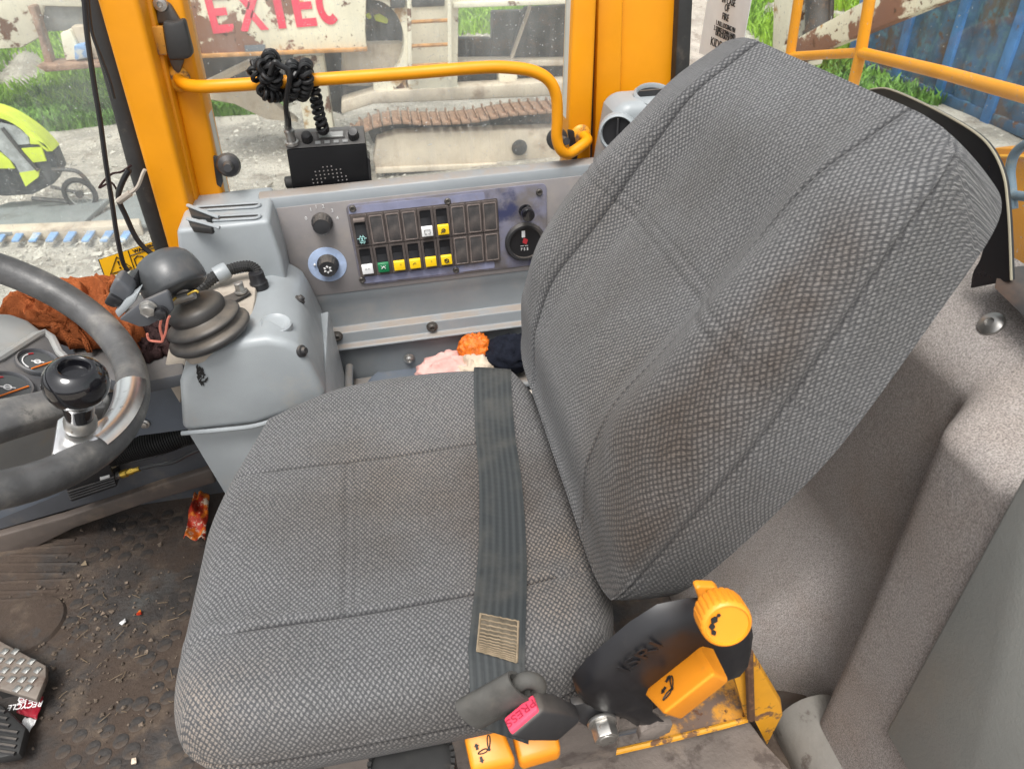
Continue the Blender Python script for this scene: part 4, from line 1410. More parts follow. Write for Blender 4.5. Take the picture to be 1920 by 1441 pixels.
surround = ringmesh(cw - .0012, ch - .0015, .0038, -.004, 0).mesh('switch_surround', MT['switchframe'], bevel=0)
lipm = ringmesh(cw * .80, ch * .88, .0013, -.0056, -.003).mesh('lip', MT['blanklip'])
blk = MB().prism(rrect(-cw * .38, cw * .38, -ch * .42, ch * .42, .002, -.0046), (0, .004, 0)).mesh('blank_plate', MT['blank'], bevel=.0006)
rock = MB()
hw, hh = cw * .34, ch * .36
rock.loft([[V3((sx_ * hw, yy, zz)) for yy, zz in ((-.0015, hh), (-.0025, hh * .25), (-.0085, -hh * .55), (-.0100, -hh), (-.0015, -hh * 1.02), (.0, hh))] for sx_ in (-1, 1)])
rockm = rock.mesh('rocker_switch', MT['black'], bevel=.0008)
tabm = {}
for k in ('white', 'tabyellow', 'tabgreen'):
    b = MB()
    b.loft([[V3((sx_ * hw * 1.02, yy, zz)) for yy, zz in ((-.0068, -hh * .12), (-.0102, -hh * .22), (-.0125, -hh * .95), (-.0085, -hh * 1.0))] for sx_ in (-1, 1)])
    tabm[k] = b.mesh('switch_tab', MT[k], bevel=.0008)
wells = MB().prism(rrect(-cw * .38, cw * .38, -ch * .40, ch * .40, .003, -.0022), (0, .001, 0)).mesh('switch_well', MT['black'])
layout = [[('first', None), 0, 0, 0, ('white', 'wash'), ('tabyellow', 'fan'), 0, 0, 0],
          [('white', 'lamp'), ('tabgreen', 'light'), ('tabyellow', 'line'), ('tabyellow', 'beacon'), ('tabyellow', 'tick'), ('tabyellow', 'nolock'), 0, 0, 0]]
for r_ in range(2):
    for c_ in range(9):
        ctr = V3((gxl + cw * (c_ + .5), ply - .001, gzt - ch * (r_ + .5)))
        place('switch_surround', surround, con, Matrix.Translation(ctr))
        L = layout[r_][c_]
        if not L:
            o = place('blank_plate', blk, con, Matrix.Translation(ctr))
            l_ = place('blank_lip', lipm, o)
            continue
        place('switch_well', wells, con, Matrix.Translation(ctr))
        o = place('rocker_switch', rockm, con, Matrix.Translation(ctr))
        sym = MB()
        if L[0] == 'first':
            b = MB()
            b.box((0, -.006, hh * 1.0), (hw * 2.05, .008, .006))
            b.build('switch_cap', MT['blanklip'], o, bevel=.0015)
            zz0 = -hh * .62
            pl3 = lambda x, z_: V3((x, -.0098 - .001, zz0 + z_))
            sym.tube([pl3(-.004, -.005), pl3(.004, -.005), pl3(.004, .005), pl3(-.004, .005)], .0006, 4, closed=True)
            for dx in (-1, 1):
                sym.tube([pl3(dx * .004, .002), pl3(dx * .0075, .002)], .0006, 4)
                sym.tube([pl3(dx * .0022, .005), pl3(dx * .0022, .008)], .0006, 4)
                sym.tube([pl3(dx * .0022, -.005), pl3(dx * .0022, -.0075)], .0006, 4)
                sym.tube([pl3(dx * .0018, -.003), pl3(-dx * .0018, .003)], .0006, 4)
            sym.tube([pl3(0, -.003), pl3(0, .003)], .0006, 4)
            sym.build('switch_symbol', MT['teal'], o)
            o['label'] = 'all black rocker with teal symbol and dusty cap'
            continue
        place('switch_tab', tabm[L[0]], o)
        zz0 = -hh * .58
        pl3 = lambda x, z_: V3((x, -.0126 + .00018 * 0 + (z_ * .12), zz0 + z_))
        k = L[1]
        th = .0005
        if k == 'wash':
            sym.tube([pl3(-.005, .004), pl3(.005, .004), pl3(.0045, -.003), pl3(.001, -.003)], th, 4)
            sym.tube([pl3(-.001, -.003), pl3(-.0045, -.003), pl3(-.005, .004)], th, 4)
        elif k == 'fan':
            sym.tube([pl3(.003 * math.cos(t), .003 * math.sin(t)) for t in np.linspace(0, 6.283, 12)[:-1]], th * 1.4, 4, closed=True)
            sym.tube([pl3(-.005, -.004), pl3(.003, .002)], th * 1.6, 4)
        elif k == 'lamp':
            sym.tube([pl3(-.004, .001), pl3(-.002, .003), pl3(-.001, .001)], th * .7, 4)
            sym.tube([pl3(.001, .001), pl3(.002, .003), pl3(.004, .001)], th * .7, 4)
        elif k == 'light':
            sym.tube([pl3(-.003, -.001), pl3(-.0015, .002), pl3(.0015, .002), pl3(.003, -.001)], th * 1.6, 4)
            for dx in (-1, 0, 1):
                sym.tube([pl3(dx * .003, .0035), pl3(dx * .004, .005)], th, 4)
        elif k == 'line':
            sym.tube([pl3(.001, .003), pl3(.004, .0035)], th * .7, 4)
        elif k == 'beacon':
            sym.tube([pl3(-.004, 0), pl3(-.002, .003), pl3(.002, .0025)], th, 4)
        elif k == 'tick':
            sym.tube([pl3(0, .003), pl3(.002, .002)], th, 4)
        else:
            sym.tube([pl3(.0034 * math.cos(t), .0034 * math.sin(t)) for t in np.linspace(0, 6.283, 14)[:-1]], th * 1.5, 4, closed=True)
            sym.tube([pl3(-.004, .003), pl3(.004, -.003)], th * 1.5, 4)
        sym.build('switch_symbol', MT['paper'] if k == 'light' else (MT['screw'] if k in ('wash', 'lamp') else MT['ink']), o)
        o['label'] = {'white': 'rocker with white lower tab', 'tabyellow': 'rocker with yellow lower tab', 'tabgreen': 'rocker with green lower tab'}[L[0]]


# rotary knobs
def rotary(px, py, r, name):
    o = PY(px, py, FY - .004)
    rings = []
    for h, rf in ((0, 1.12), (.004, 1.1), (.006, 1), (.018, .94), (.020, .86), (.0195, .80), (.0205, .3)):
        rings.append([o + V3((r * (rf - (.05 if k % 4 == 0 and .004 < h < .019 else 0)) * math.cos(t), -h, r * (rf - (.05 if k % 4 == 0 and .004 < h < .019 else 0)) * math.sin(t))) for k, t in enumerate(2 * math.pi * i / 64 for i in range(64))])
    b = MB()
    b.loft(rings)
    return b.build(name, MT['black_dusty'], con), o


kn1, o1 = rotary(604, 417, .0155, 'fan_knob')
for s_, ang in (('0', 160), ('1', 122), ('1', 100), ('2', 75), ('3', 40), ('4', 8)):
    t = RAD(ang)
    text('dial_mark', s_, .008, basis(o1 + V3((math.cos(t) * .026, .0022, math.sin(t) * .027)), (1, 0, 0), (0, 0, 1)), MT['white'], kn1)
o2 = PY(614, 496, FY - .0022)
b = MB()
b.lathe([(.0325, 0), (.0322, .0006), (.001, .0006)], o2, (0, -1, 0), 48)
b.build('knob_decal', MT['blueknobring'], con)
kn2, o2 = rotary(615, 495, .0165, 'temperature_knob')
b = MB()
for k in range(6):
    t = math.pi / 6 + k * math.pi / 3
    d = V3((math.cos(t), 0, math.sin(t)))
    e = V3((-d.z, 0, d.x))
    q0 = o2 + V3((0, -.0208, 0))
    b.tube([q0 + d * .003, q0 + d * .0075], .0007, 4)
    b.tube([q0 + d * .005 + e * .002, q0 + d * .0055, q0 + d * .005 - e * .002], .0006, 4)
b.build('snow_symbol', MT['white'], kn2)
MB().ball(o2 + V3((-.022, -.001, .002)), .0022, 10).build('knob_dot', MT['white'], kn2)
# plunger knob and hour gauge
b = MB()
o = PY(985, 395, ply)
b.lathe([(.012, 0), (.011, .003), (.006, .004), (.006, .014), (.0105, .015), (.0115, .018), (.0115, .028), (.0100, .031), (.001, .0315)], o, (0, -1, .12), 24)
b.build('plunger_knob', MT['gloss'], con)
g0 = PY(984, 452, ply)
b = MB()
b.lathe([(.036, 0), (.0365, .004), (.033, .0085), (.029, .0085), (.0285, .004)], g0, (0, -1, 0), 40, caps=False)
gg = b.build('hour_gauge', MT['black_dusty'], con)
MB().disc(g0 + V3((0, -.001, 0)), (0, -1, 0), .0295, .0035, 32).build('gauge_dial', MT['black'], gg)
m_ = MB()
m_.prism([g0 + V3((dx, -.0052, dz)) for dx, dz in ((-.006, .010), (.000, .010), (.000, .022), (-.006, .022))], (0, .0006, 0))
m_.build('gauge_mark', MT['white'], gg)
m_ = MB()
m_.prism([g0 + V3((dx, -.0052, dz)) for dx, dz in ((-.005, .000), (.002, -.004), (.005, .004), (-.002, .009))], (0, .0006, 0))
m_.build('gauge_mark', MT['inkred'], gg)
text('gauge_lettering', '7 5 5', .007, basis(g0 + V3((-.002, -.0054, -.013)), (1, 0, 0), (0, 0, 1)), MT['white'], gg)
text('gauge_lettering', '\u2014 \u2014', .006, basis(g0 + V3((-.002, -.0054, -.006)), (1, 0, 0), (0, 0, 1)), MT['white'], gg)
# dome head bolts of the ledges
for px, py, y, r in ((810, 612, 1.137, .0085), (632, 630, 1.138, .0085), (767, 672, 1.138, .0085)):
    b = MB()
    b.lathe([(r * 1.25, 0), (r * 1.2, .001), (r, .0015), (r * .9, .006), (r * .5, .008), (r * .42, .005), (r * .05, .005)], PY(px, py, y), (0, -1, 0.05), 20)
    b.build('dome_bolt', MT['screw'] if px != 767 else MT['steel'], con)

# vent pod
b = MB()
py_ = 1.065
pod = [PY(334, 441, py_), PY(505, 417, py_), PY(528, 480, py_), PY(545, 560, py_), PY(345, 580, py_)]
pod[0].z = pod[1].z = .820
b.prism(pod, (-.006, .145, .0))
b.build('vent_pod', MT['box'], con, bevel=.007, seg=4)
for (a, c, d0) in ((PZ(368, 392, .822), PZ(478, 385, .822), 0), (PZ(368, 412, .822), PZ(478, 406, .822), 1)):
    ax = (c - a).normalized()
    wv = V3((-ax.y, ax.x, 0)) * .0078
    pts = []
    for cc_, s0 in ((c, -90), (a, 90)):
        for k in range(9):
            t = RAD(s0 + 180 * k / 8)
            pts.append(cc_ + ax * (math.cos(t) * .0078) + V3((-ax.y, ax.x, 0)) * (math.sin(t) * .0078))
    b = MB()
    b.prism([p + V3((0, 0, -.0018)) for p in pts], (0, 0, .0004))
    vs_ = b.build('vent_slot', MT['ink'], con)
    vs_.data.transform(Matrix.Translation((0, 0, .0022)))
    b = MB()
    b.tube([p + V3((0, 0, .0005)) for p in pts], .0024, 6, closed=True)
    b.build('slot_rim', MT['box'], con)
for (q, y_) in ((((352, 386), (362, 384), (398, 404), (394, 409), (358, 403)), 0), (((352, 411), (362, 408), (400, 424), (396, 428), (360, 424)), 0)):
    b = MB()
    b.prism([PZ(x, yy, .829) for x, yy in q], (0, 0, -.010))
    lv_ = b.build('vent_lever', MT['rubber'], con, bevel=.0015)
    b = MB()
    b.tube([PZ(q[0][0], q[0][1] - 1, .831), PZ(q[2][0], q[2][1] - 1, .831), PZ(q[2][0] + 12, q[2][1] + 3, .828)], .003, 6)
    b.build('lever_ridge', MT['box'], con)

# storage tray
tz = z(730, 700, 1.138)
b = MB()
tx0, tx1 = -.135, .62
ty0, ty1 = 1.035, 1.138
b.prism([V3((tx0, ty0, tz - .01)), V3((tx1, ty0, tz - .01)), V3((tx1, ty1, tz - .01)), V3((tx0, ty1, tz - .01))], (0, 0, .010))
b.prism([V3((tx0 - .006, ty0 - .006, tz - .03)), V3((tx0, ty0, tz - .03)), V3((tx0, ty1, tz - .03)), V3((tx0 - .006, ty1, tz - .03))], (.0, 0, .062))
b.build('storage_tray', MT['console'], con, bevel=.003)
rim = smooth([V3((tx0 - .002, 1.132, tz + .032)), V3((tx0 - .003, 1.07, tz + .030)), V3((tx0 + .002, 1.038, tz + .024)), V3((tx0 + .03, 1.03, tz + .012)), V3((.1, 1.03, tz + .012)), V3((tx1, 1.03, tz + .012))], 6)
MB().tube(rim, .0075, 10).build('tray_rim', MT['console'], con)
cp = PZ(748, 722, tz + .001)
b = MB()
b.lathe([(.062, .002), (.060, .004), (.056, .001), (.001, .0006)], cp, (0, 0, 1), 40)
b.build('cup_recess', MT['dashpanel'], con)

# ---- control lever box in front of the console
bxy = .84
fr_px = [(335, 722), (342, 702), (362, 680), (398, 657), (446, 640), (498, 632), (540, 639), (566, 656), (584, 684), (600, 716), (616, 748), (602, 757), (540, 778), (482, 798), (341, 813)]
lb = thing('lever_housing', 'grey moulded lever housing with a cup hollow and a black smudge on its front', 'housing', PY(480, 800, .9))
b = MB()
b.prism([PY(x, y, bxy) for x, y in fr_px], (-.022, .305, -.03))
bodyo = b.build('housing_body', MT['box'], lb, bevel=.014, seg=5)
b = MB()
b.prism([PY(x, y, bxy + .012) for x, y in ((348, 808), (482, 790), (608, 748), (650, 900), (700, 960), (440, 960), (405, 905))], (0, .26, 0))
b.build('housing_base', MT['box'], lb, bevel=.006)
b = MB()
b.tube(smooth([PY(340, 812, bxy - .002), PY(410, 806, bxy - .002), PY(482, 797, bxy - .002), PY(545, 775, bxy - .002), PY(604, 755, bxy - .002)], 5), .0035, 8)
b.build('housing_lip', MT['box'], lb)
# dusty side skin with flange and screws
b = MB()
b.prism([PX(x, y, -.1565) for x, y in ((604, 640), (628, 655), (638, 735), (620, 742))], (-.006, 0, 0))
b.build('side_flange', MT['beige'], lb, bevel=.002)
for px, py in ((562, 562), (566, 658)):
    pp, pn_ = hit(bodyo, px, py)
    if pp is None:
        pp, pn_ = PY(px, py, .95), V3((.9, -.2, .3))
    b = MB()
    b.lathe([(.0085, -.003), (.0085, .002), (.0055, .003), (.0045, .007), (.001, .007)], pp, pn_, 16)
    b.build('screw', MT['black_dusty'], lb)
# cup hollow
hc, hn = hit(bodyo, 517, 607)
hax = (hn * .6 + V3((0, -.25, .75))).normalized()
b = MB()
b.lathe([(.0225, -.004), (.0215, .0022), (.0195, .0034), (.0178, .0022), (.0150, .0006), (.011, .0002), (.001, .0002)], hc, hax, 36)
b.build('cup_hollow', MT['box'], lb)
bm2 = bmesh.new()
# black smudge on the front: a thin film of worn black
b = MB()
rs = random.Random(3)
for k in range(26):
    t = k / 25
    c = lerp(PY(370, 690, bxy - .0008), PY(381, 718, bxy - .0008), t) + V3((rs.gauss(0, .0028), 0, rs.gauss(0, .002)))
    r1_, r2_, an = rs.uniform(.0008, .0026), rs.uniform(.002, .006), rs.uniform(.6, 1.5)
    b.add([c + V3((math.cos(an + q_) * (r2_ if q_ in (0, math.pi) else r1_), -.00003 * k, math.sin(an + q_) * (r2_ if q_ in (0, math.pi) else r1_))) for q_ in (0, math.pi / 2, math.pi, 3 * math.pi / 2)], [(0, 1, 2, 3)])
b.build('black_smudge', MT['ink'], lb)
# beige plate under the bellows and beige side
b = MB()
b.prism([PZ(x, y, .742) for x, y in ((372, 548), (430, 515), (482, 505), (478, 560), (468, 616), (410, 650), (350, 662), (322, 640))], (0, 0, -.02))
b.build('boot_plate', MT['beige'], lb, bevel=.003)
b = MB()
b.prism([PY(x, y, .90) for x, y in ((318, 646), (352, 640), (348, 690), (338, 760), (305, 705))], (0, .05, 0))
b.build('boot_side', MT['beige'], lb, bevel=.004)
b = MB()
b.prism([PZ(x, y, .748) for x, y in ((418, 556), (462, 538), (470, 548), (428, 570))], (0, 0, -.004))
b.build('clamp_strip', MT['black_dusty'], lb, bevel=.001)
hexbolt(PZ(452, 548, .75), (0, 0, 1), .0065, .016, 'plate_bolt', MT['steel'], lb)

# ---- lever with bellows boot and grey knob
gl = thing('control_lever', 'dark grey mushroom lever knob on a ribbed dusty rubber boot', 'lever', PZ(395, 620, .74))
IRt, IDn = V3((RR.x, YY.x, -DN.x)), V3((RR.y, YY.y, -DN.y))
Bb = PZ(394, 622, .750)
vdl = (Bb - CAM).normalized()
tilt = (IRt * -.53 + IDn * -.85).normalized()
axl = (tilt * .84 - vdl * .54).normalized()
px_ = mpp(Bb)
Lb = 62 * px_ / .84
Tt = Bb + axl * Lb
bw = []
for (r_, h_) in ((70, -.14), (76, -.06), (78, .0), (77, .07), (70, .12), (62, .17), (60, .21), (66, .26), (70, .31), (69, .37), (62, .43), (54, .48), (50, .53), (52, .60), (53, .68), (51, .78), (45, .87), (32, .94), (20, .99), (19, 1.2)):
    bw.append((r_ * px_, h_ * Lb))
MB().lathe(bw, Bb, axl, 48).build('bellows_boot', MT['bellows'], gl, ang=60)
kb = PY(336, 546, .85)
vdk = (kb - CAM).normalized()
kax = (IRt * -.52 + IDn * -.85 - vdk * .12).normalized()
kpx = mpp(kb)
MB().tube([Tt, kb + kax * .01], .0085, 12).build('lever_stem', MT['chrome'], gl)
MB().tube([kb - kax * .012 + V3((-.014, 0, 0)), kb - kax * .012 + V3((.014, 0, .006))], .006, 10).build('stem_pin', MT['steel'], gl)
prof_k = [(50, 0), (56, 2), (59, 8), (60, 20), (59, 36), (56, 50), (50, 62), (41, 71), (29, 77), (15, 80.5), (1, 81)]
MB().lathe([(r_ * kpx, h_ * kpx) for r_, h_ in prof_k], kb, kax, 44).build('lever_knob', MT['knob'], gl, ang=50)
b = MB()
b.prism([PY(x, y, .78) for x, y in ((222, 600), (262, 568), (312, 546), (318, 552), (326, 580), (318, 590), (278, 612), (262, 614), (236, 604))], (0, .008, 0))
b.build('side_bracket', MT['dash'], gl, bevel=.003)
hexbolt(PY(279, 577, .779), (0, -1, 0), .0075, .009, 'bracket_bolt', MT['steel'], gl)
hexbolt(PY(303, 584, .779), (0, -1, 0), .006, .010, 'bracket_bolt', MT['black'], gl)
b = MB()
b.prism([PY(x, y, .79) for x, y in ((204, 545), (212, 528), (222, 521), (246, 545), (248, 556), (228, 572), (208, 565))], (0, .026, 0))
b.build('thumb_lever', MT['dash'], gl, bevel=.004, seg=3)
b = MB()
b.prism([PY(x, y, .785) for x, y in ((193, 570), (205, 552), (230, 566), (222, 578), (210, 578))], (0, .03, 0))
b.build('thumb_pad', MT['black'], gl, bevel=.003)
b = MB()
b.prism([PY(x, y, .785) for x, y in ((214, 585), (236, 562), (248, 556), (262, 545), (254, 566), (222, 598))], (0, .02, 0))
b.build('thumb_arm', MT['box'], gl, bevel=.003)
b = MB()
b.prism([PY(x, y, .82) for x, y in ((232, 528), (252, 520), (262, 552), (248, 556))], (0, .03, 0))
b.build('knob_block', MT['black'], gl, bevel=.002)
for k, pts in enumerate((((276, 625), (280, 637), (296, 640), (305, 638), (300, 615), (302, 600)), ((303, 640), (310, 625), (314, 602), (318, 592)), ((318, 580), (322, 566), (330, 558)), ((352, 552), (366, 545), (372, 548)))):
    b = MB()
    b.tube(smooth([PY(x, y, .83) for x, y in pts], 5), .0016, 6)
    b.build('lever_wire', M('salmon_wire', (.75, .24, .17), .5) if k < 2 else MT['gold'], gl)
# corrugated conduit over the plate
cdp = smooth([PY(360, 552, .99), PY(385, 532, 1.01), PY(410, 514, 1.02), PY(440, 503, 1.03), PY(465, 499, 1.03), PY(480, 507, 1.025), PY(484, 526, 1.015)], 10)
rr_ = [(.0092 if i % 2 else .0078) for i in range(len(cdp))]
cdt = thing('conduit_hose', 'black corrugated conduit arching behind the ribbed lever boot', 'hose', cdp[0])
MB().tube(cdp, rr_, 12).build('conduit_tube', MT['rubber'], cdt, ang=20)
MB().lathe([(.0125, 0), (.013, .006), (.013, .016), (.0115, .02)], cdp[18], (cdp[22] - cdp[18]), 18).build('conduit_ferrule', MT['box'], cdt)
MB().lathe([(.0135, -.006), (.0135, .004), (.012, .006), (.011, .02)], cdp[-1] + V3((0, 0, -.006)), (0, 0, 1), 18).build('conduit_elbow', MT['black'], cdt)
# ================================================================== dashboard
WC = V3((-.534, .745, .84))
WT = RAD(32.85)
WN_ = V3((math.sin(WT), 0, math.cos(WT)))
WE2 = V3((math.cos(WT), 0, -math.sin(WT)))
PPT = WC - WN_ * .13                     # instrument plane behind the wheel


def PD(px, py, off=0.0):
    return PN(px, py, PPT + WN_ * off, WN_)


dsh = thing('dashboard', 'grey dashboard with round gauges behind the steering wheel', 'dashboard', V3((-.6, .85, .6)))
hood_o = [(-120, 600), (-40, 583), (20, 584), (55, 597), (100, 632), (140, 672), (190, 716), (215, 745), (150, 775), (-120, 850)]
b = MB()
b.prism([PD(x, y, .035) for x, y in hood_o], WN_ * -.10)
hd = b.build('dash_hood', MT['hood'], dsh, bevel=.010, seg=4)
pan = [(-120, 720), (0, 672), (66, 630), (84, 624), (98, 634), (112, 662), (190, 730), (140, 765), (-120, 830)]
b = MB()
b.prism([PD(x, y, .0365) for x, y in pan], WN_ * -.003)
b.build('instrument_panel', MT['dash'], dsh, bevel=.001)
b = MB()
b.tube([PD(x, y, .037) for x, y in pan[:7]], .006, 8)
b.build('panel_rim', MT['hood'], dsh)
for (px, py, r) in ((70, 680, 33), (14, 728, 40)):
    o = PD(px, py, .038)
    R_ = r * mpp(o) * .98
    b = MB()
    b.lathe([(R_ * 1.12, 0), (R_ * 1.1, .004), (R_ * 1.02, .006), (R_ * .96, .004), (R_ * .94, .001)], o, WN_, 40, caps=False)
    g = b.build('gauge', MT['dash'], dsh)
    MB().disc(o, WN_, R_ * .97, .0012, 36).build('gauge_dial', MT['dial'], g)
    gx_ = (PD(px + 20, py - 8, .038) - o).normalized()
    gy_ = WN_.cross(gx_)
    if gy_.z < 0:
        gy_ = -gy_
    gp_ = lambda a_, rr__: o + (gx_ * math.cos(a_) + gy_ * math.sin(a_)) * rr__ + WN_ * .0022
    MB().tube([gp_(t, R_ * .74) for t in np.linspace(RAD(190), RAD(85), 14)], .0008, 5).build('scale_arc', MT['white'], g)
    MB().tube([gp_(t, R_ * .74) for t in np.linspace(RAD(85), RAD(62), 6)], .0010, 5).build('scale_arc', MT['inkred'], g)
    MB().tube([o + gx_ * (-R_ * .75) - gy_ * R_ * .32 + WN_ * .003, o + gx_ * (R_ * .75) - gy_ * R_ * .42 + WN_ * .003], .0011, 5).build('gauge_needle', MT['inkorange'], g)
    b = MB()
    b.tube([gp_(t, R_ * .16) for t in np.linspace(0, 6.283, 12)[:-1]], .0009, 5, closed=True)
    b.tube([gp_(RAD(135), R_ * .32), gp_(RAD(-45), R_ * .32)], .0009, 5)
    b.build('gauge_symbol', MT['white'], g)
# dash shelf, slatted edge and lower panels
b = MB()
b.prism([PZ(x, y, .690) for x, y in ((120, 600), (330, 560), (345, 700), (250, 720), (150, 700))], (0, 0, -.02))
b.build('dash_shelf', MT['dash'], dsh, bevel=.003)
for (pts, mt) in ((((196, 690), (318, 664), (318, 672), (196, 700)), 'dash'), (((190, 706), (318, 678), (322, 692), (190, 722)), 'dashpanel'), (((180, 730), (322, 704), (326, 714), (180, 742)), 'beige')):
    b = MB()
    b.prism([PY(x, y, .955) for x, y in pts], (0, .03, 0))
    b.build('dash_slat', MT[mt], dsh, bevel=.003)
b = MB()
b.prism([PY(x, y, .985) for x, y in ((150, 680), (330, 650), (340, 740), (150, 770))], (0, .02, 0))
b.build('dash_recess', MT['black'], dsh)
b = MB()
b.prism([PY(x, y, .965) for x, y in ((-90, 790), (110, 760), (200, 738), (345, 712), (356, 806), (262, 818), (225, 836), (110, 930), (-90, 1010))], (0, .02, 0))
b.build('lower_panel', MT['dashpanel'], dsh, bevel=.004)
slot = PY(271, 794, .963)
MB().lathe([(.0085, 0), (.008, .002), (.005, .003), (.0045, .0055), (.001, .006)], slot, (0, -1, .1), 18).build('panel_screw', MT['steel'], dsh)

# kick panel along the right wall
kp = MB()
kp.prism([PY(x, y, 1.11) for x, y in ((-160, 930), (240, 815), (390, 780), (420, 880), (396, 878), (-160, 1040))], (0, .03, 0))
kick = kp.build('kick_panel', MT['dash'], dsh, bevel=.004)
kp = MB()
kp.prism([PY(x, y, 1.095) for x, y in ((-160, 1048), (120, 970), (300, 908), (397, 879), (405, 905), (270, 945), (140, 990), (60, 1030), (-60, 1070), (-160, 1100))], (0, .02, 0))
kp.build('kick_edge', M('brown_dusty_sill', (.085, .068, .058), .7, layers=(((.16, .12, .09), 14, .5, .75),)), dsh, bevel=.004, seg=3)
wall_l = MB().box((-.70, 1.20, .34), (1.5, .06, .60)).build('side_wall', MT['dash'], None)
tag(wall_l, 'dark lower side wall of the cab under the console and dashboard', 'wall')

# ---- steering wheel
sw = thing('steering_wheel', 'worn grey steering wheel with a black spinner knob clamped to its rim', 'steering wheel', WC)
rimp = []
prof = []
for k in range(96):
    a = 2 * math.pi * k / 96
    rimp.append(WC + (V3((0, 1, 0)) * math.sin(a) + WE2 * math.cos(a)) * .208)
b = MB()
b.tube(rimp, .0195, 20, closed=True)
b.build('rim', MT['wheel'], sw)


def wp(px, py, off=0.0):
    return PN(px, py, WC + WN_ * off, WN_)


sp0, sp1 = wp(-60, 800, -.012), wp(150, 748, -.006)
spd = (sp1 - sp0).normalized()
sps = WN_.cross(spd)
b = MB()
for f in (0, 1):
    pass
rings = []
for t, wd, th in ((0, .024, .016), (.6, .021, .014), (.85, .022, .014), (1.12, .028, .014)):
    c = lerp(sp0, sp1, t)
    rings.append([c + sps * (wd * x) + WN_ * (th * y) for x, y in ((-1, -1), (-1, .5), (-.6, 1), (.6, 1), (1, .5), (1, -1))])
b.loft(rings)
b.build('spoke', MT['wheel'], sw, bevel=.003)
MB().lathe([(.06, -.05), (.065, 0), (.055, .012), (.02, .016), (.001, .016)], WC + WN_ * -.03, WN_, 32).build('hub', MT['wheel'], sw)
# spinner knob
kbp = wp(150, 792, .030)
a0 = 0
ka = (PN(137, 690, WC + WN_ * .10, WN_) - kbp).normalized()
ka = (ka * .5 + V3((.18, -.22, .95)).normalized() * .5).normalized()
ktop = PN(138, 706, kbp + ka * .075, V3((0, 1, 0)))
spn = MB()
kdir = V3((.34, -.12, 1)).normalized()
kbase = PY(150, 784, kbp.y)
s_ = mpp(kbase)
H = 106 * s_ / abs(kdir.dot(V3((YY.z * 0 + 0, 0, 1)))) * 1.12
R_ = 54 * s_
spn.lathe([(R_ * .40, -.006), (R_ * .42, 0), (R_ * .46, H * .12), (R_ * .52, H * .30), (R_ * .60, H * .42), (R_ * .84, H * .50), (R_ * .97, H * .62), (R_, H * .72), (R_ * .95, H * .86), (R_ * .80, H * .96), (R_ * .62, H * 1.015), (R_ * .52, H * 1.03), (R_ * .47, H * 1.02), (R_ * .45, H * .96), (R_ * .40, H * .90), (R_ * .05, H * .89)], kbase, kdir, 44)
kno = spn.build('spinner_knob', MT['gloss'], sw, ang=60)
# chrome clamp saddle on the rim
angs = []
for px, py in ((252, 738), (196, 838)):
    q = wp(px, py)
    d = q - WC
    angs.append(math.atan2(d.y, d.dot(WE2)))
a1, a2 = angs
sad = MB()
rings = []
for t in np.linspace(a1 + .04, a2 - .06, 16):
    rad = V3((0, 1, 0)) * math.sin(t) + WE2 * math.cos(t)
    c = WC + rad * .208
    rings.append([c + (rad * math.cos(p) + WN_ * math.sin(p)) * .0215 for p in np.linspace(RAD(62), RAD(225), 14)])
sad.loft(rings + [], caps=False, closed=False)
sad.build('clamp_saddle', MT['chrome'], sw)
am = (a1 + a2) / 2 - .12
rad = V3((0, 1, 0)) * math.sin(am) + WE2 * math.cos(am)
tan_ = V3((0, 1, 0)) * math.cos(am) - WE2 * math.sin(am)
cpl = MB()
c = WC + rad * .208
cpl.prism([wp(204, 776, .021), wp(180, 790, .021), wp(130, 772, .016), wp(108, 786, .014), wp(98, 848, .010), wp(112, 855, .010), wp(150, 836, .016), wp(185, 822, .021)], WN_ * -.007)
cpl.build('clamp_plate', MT['chrome'], sw, bevel=.002)
MB().lathe([(R_ * .52, -.012), (R_ * .52, -.002), (R_ * .45, .002)], kbase, kdir, 24).build('knob_base', MT['steel'], sw)

# ---- corrugated heater hose under the panel
hp = smooth([PY(205, 850, 1.02), PY(250, 838, 1.02), PY(300, 826, 1.02), PY(345, 812, 1.03), PY(380, 800, 1.05)], 12)
cum = 0
pts, rads = [], []
for i in range(len(hp) - 1):
    for k in range(4):
        pts.append(lerp(hp[i], hp[i + 1], k / 4))
        rads.append(.0235 if (len(rads) // 2) % 2 else .0195)
hh_ = MB().tube(pts, rads, 20).build('heater_hose', MT['rubber'], ang=20)
tag(hh_, 'fat corrugated black hose under the dashboard beside the lever housing', 'hose')

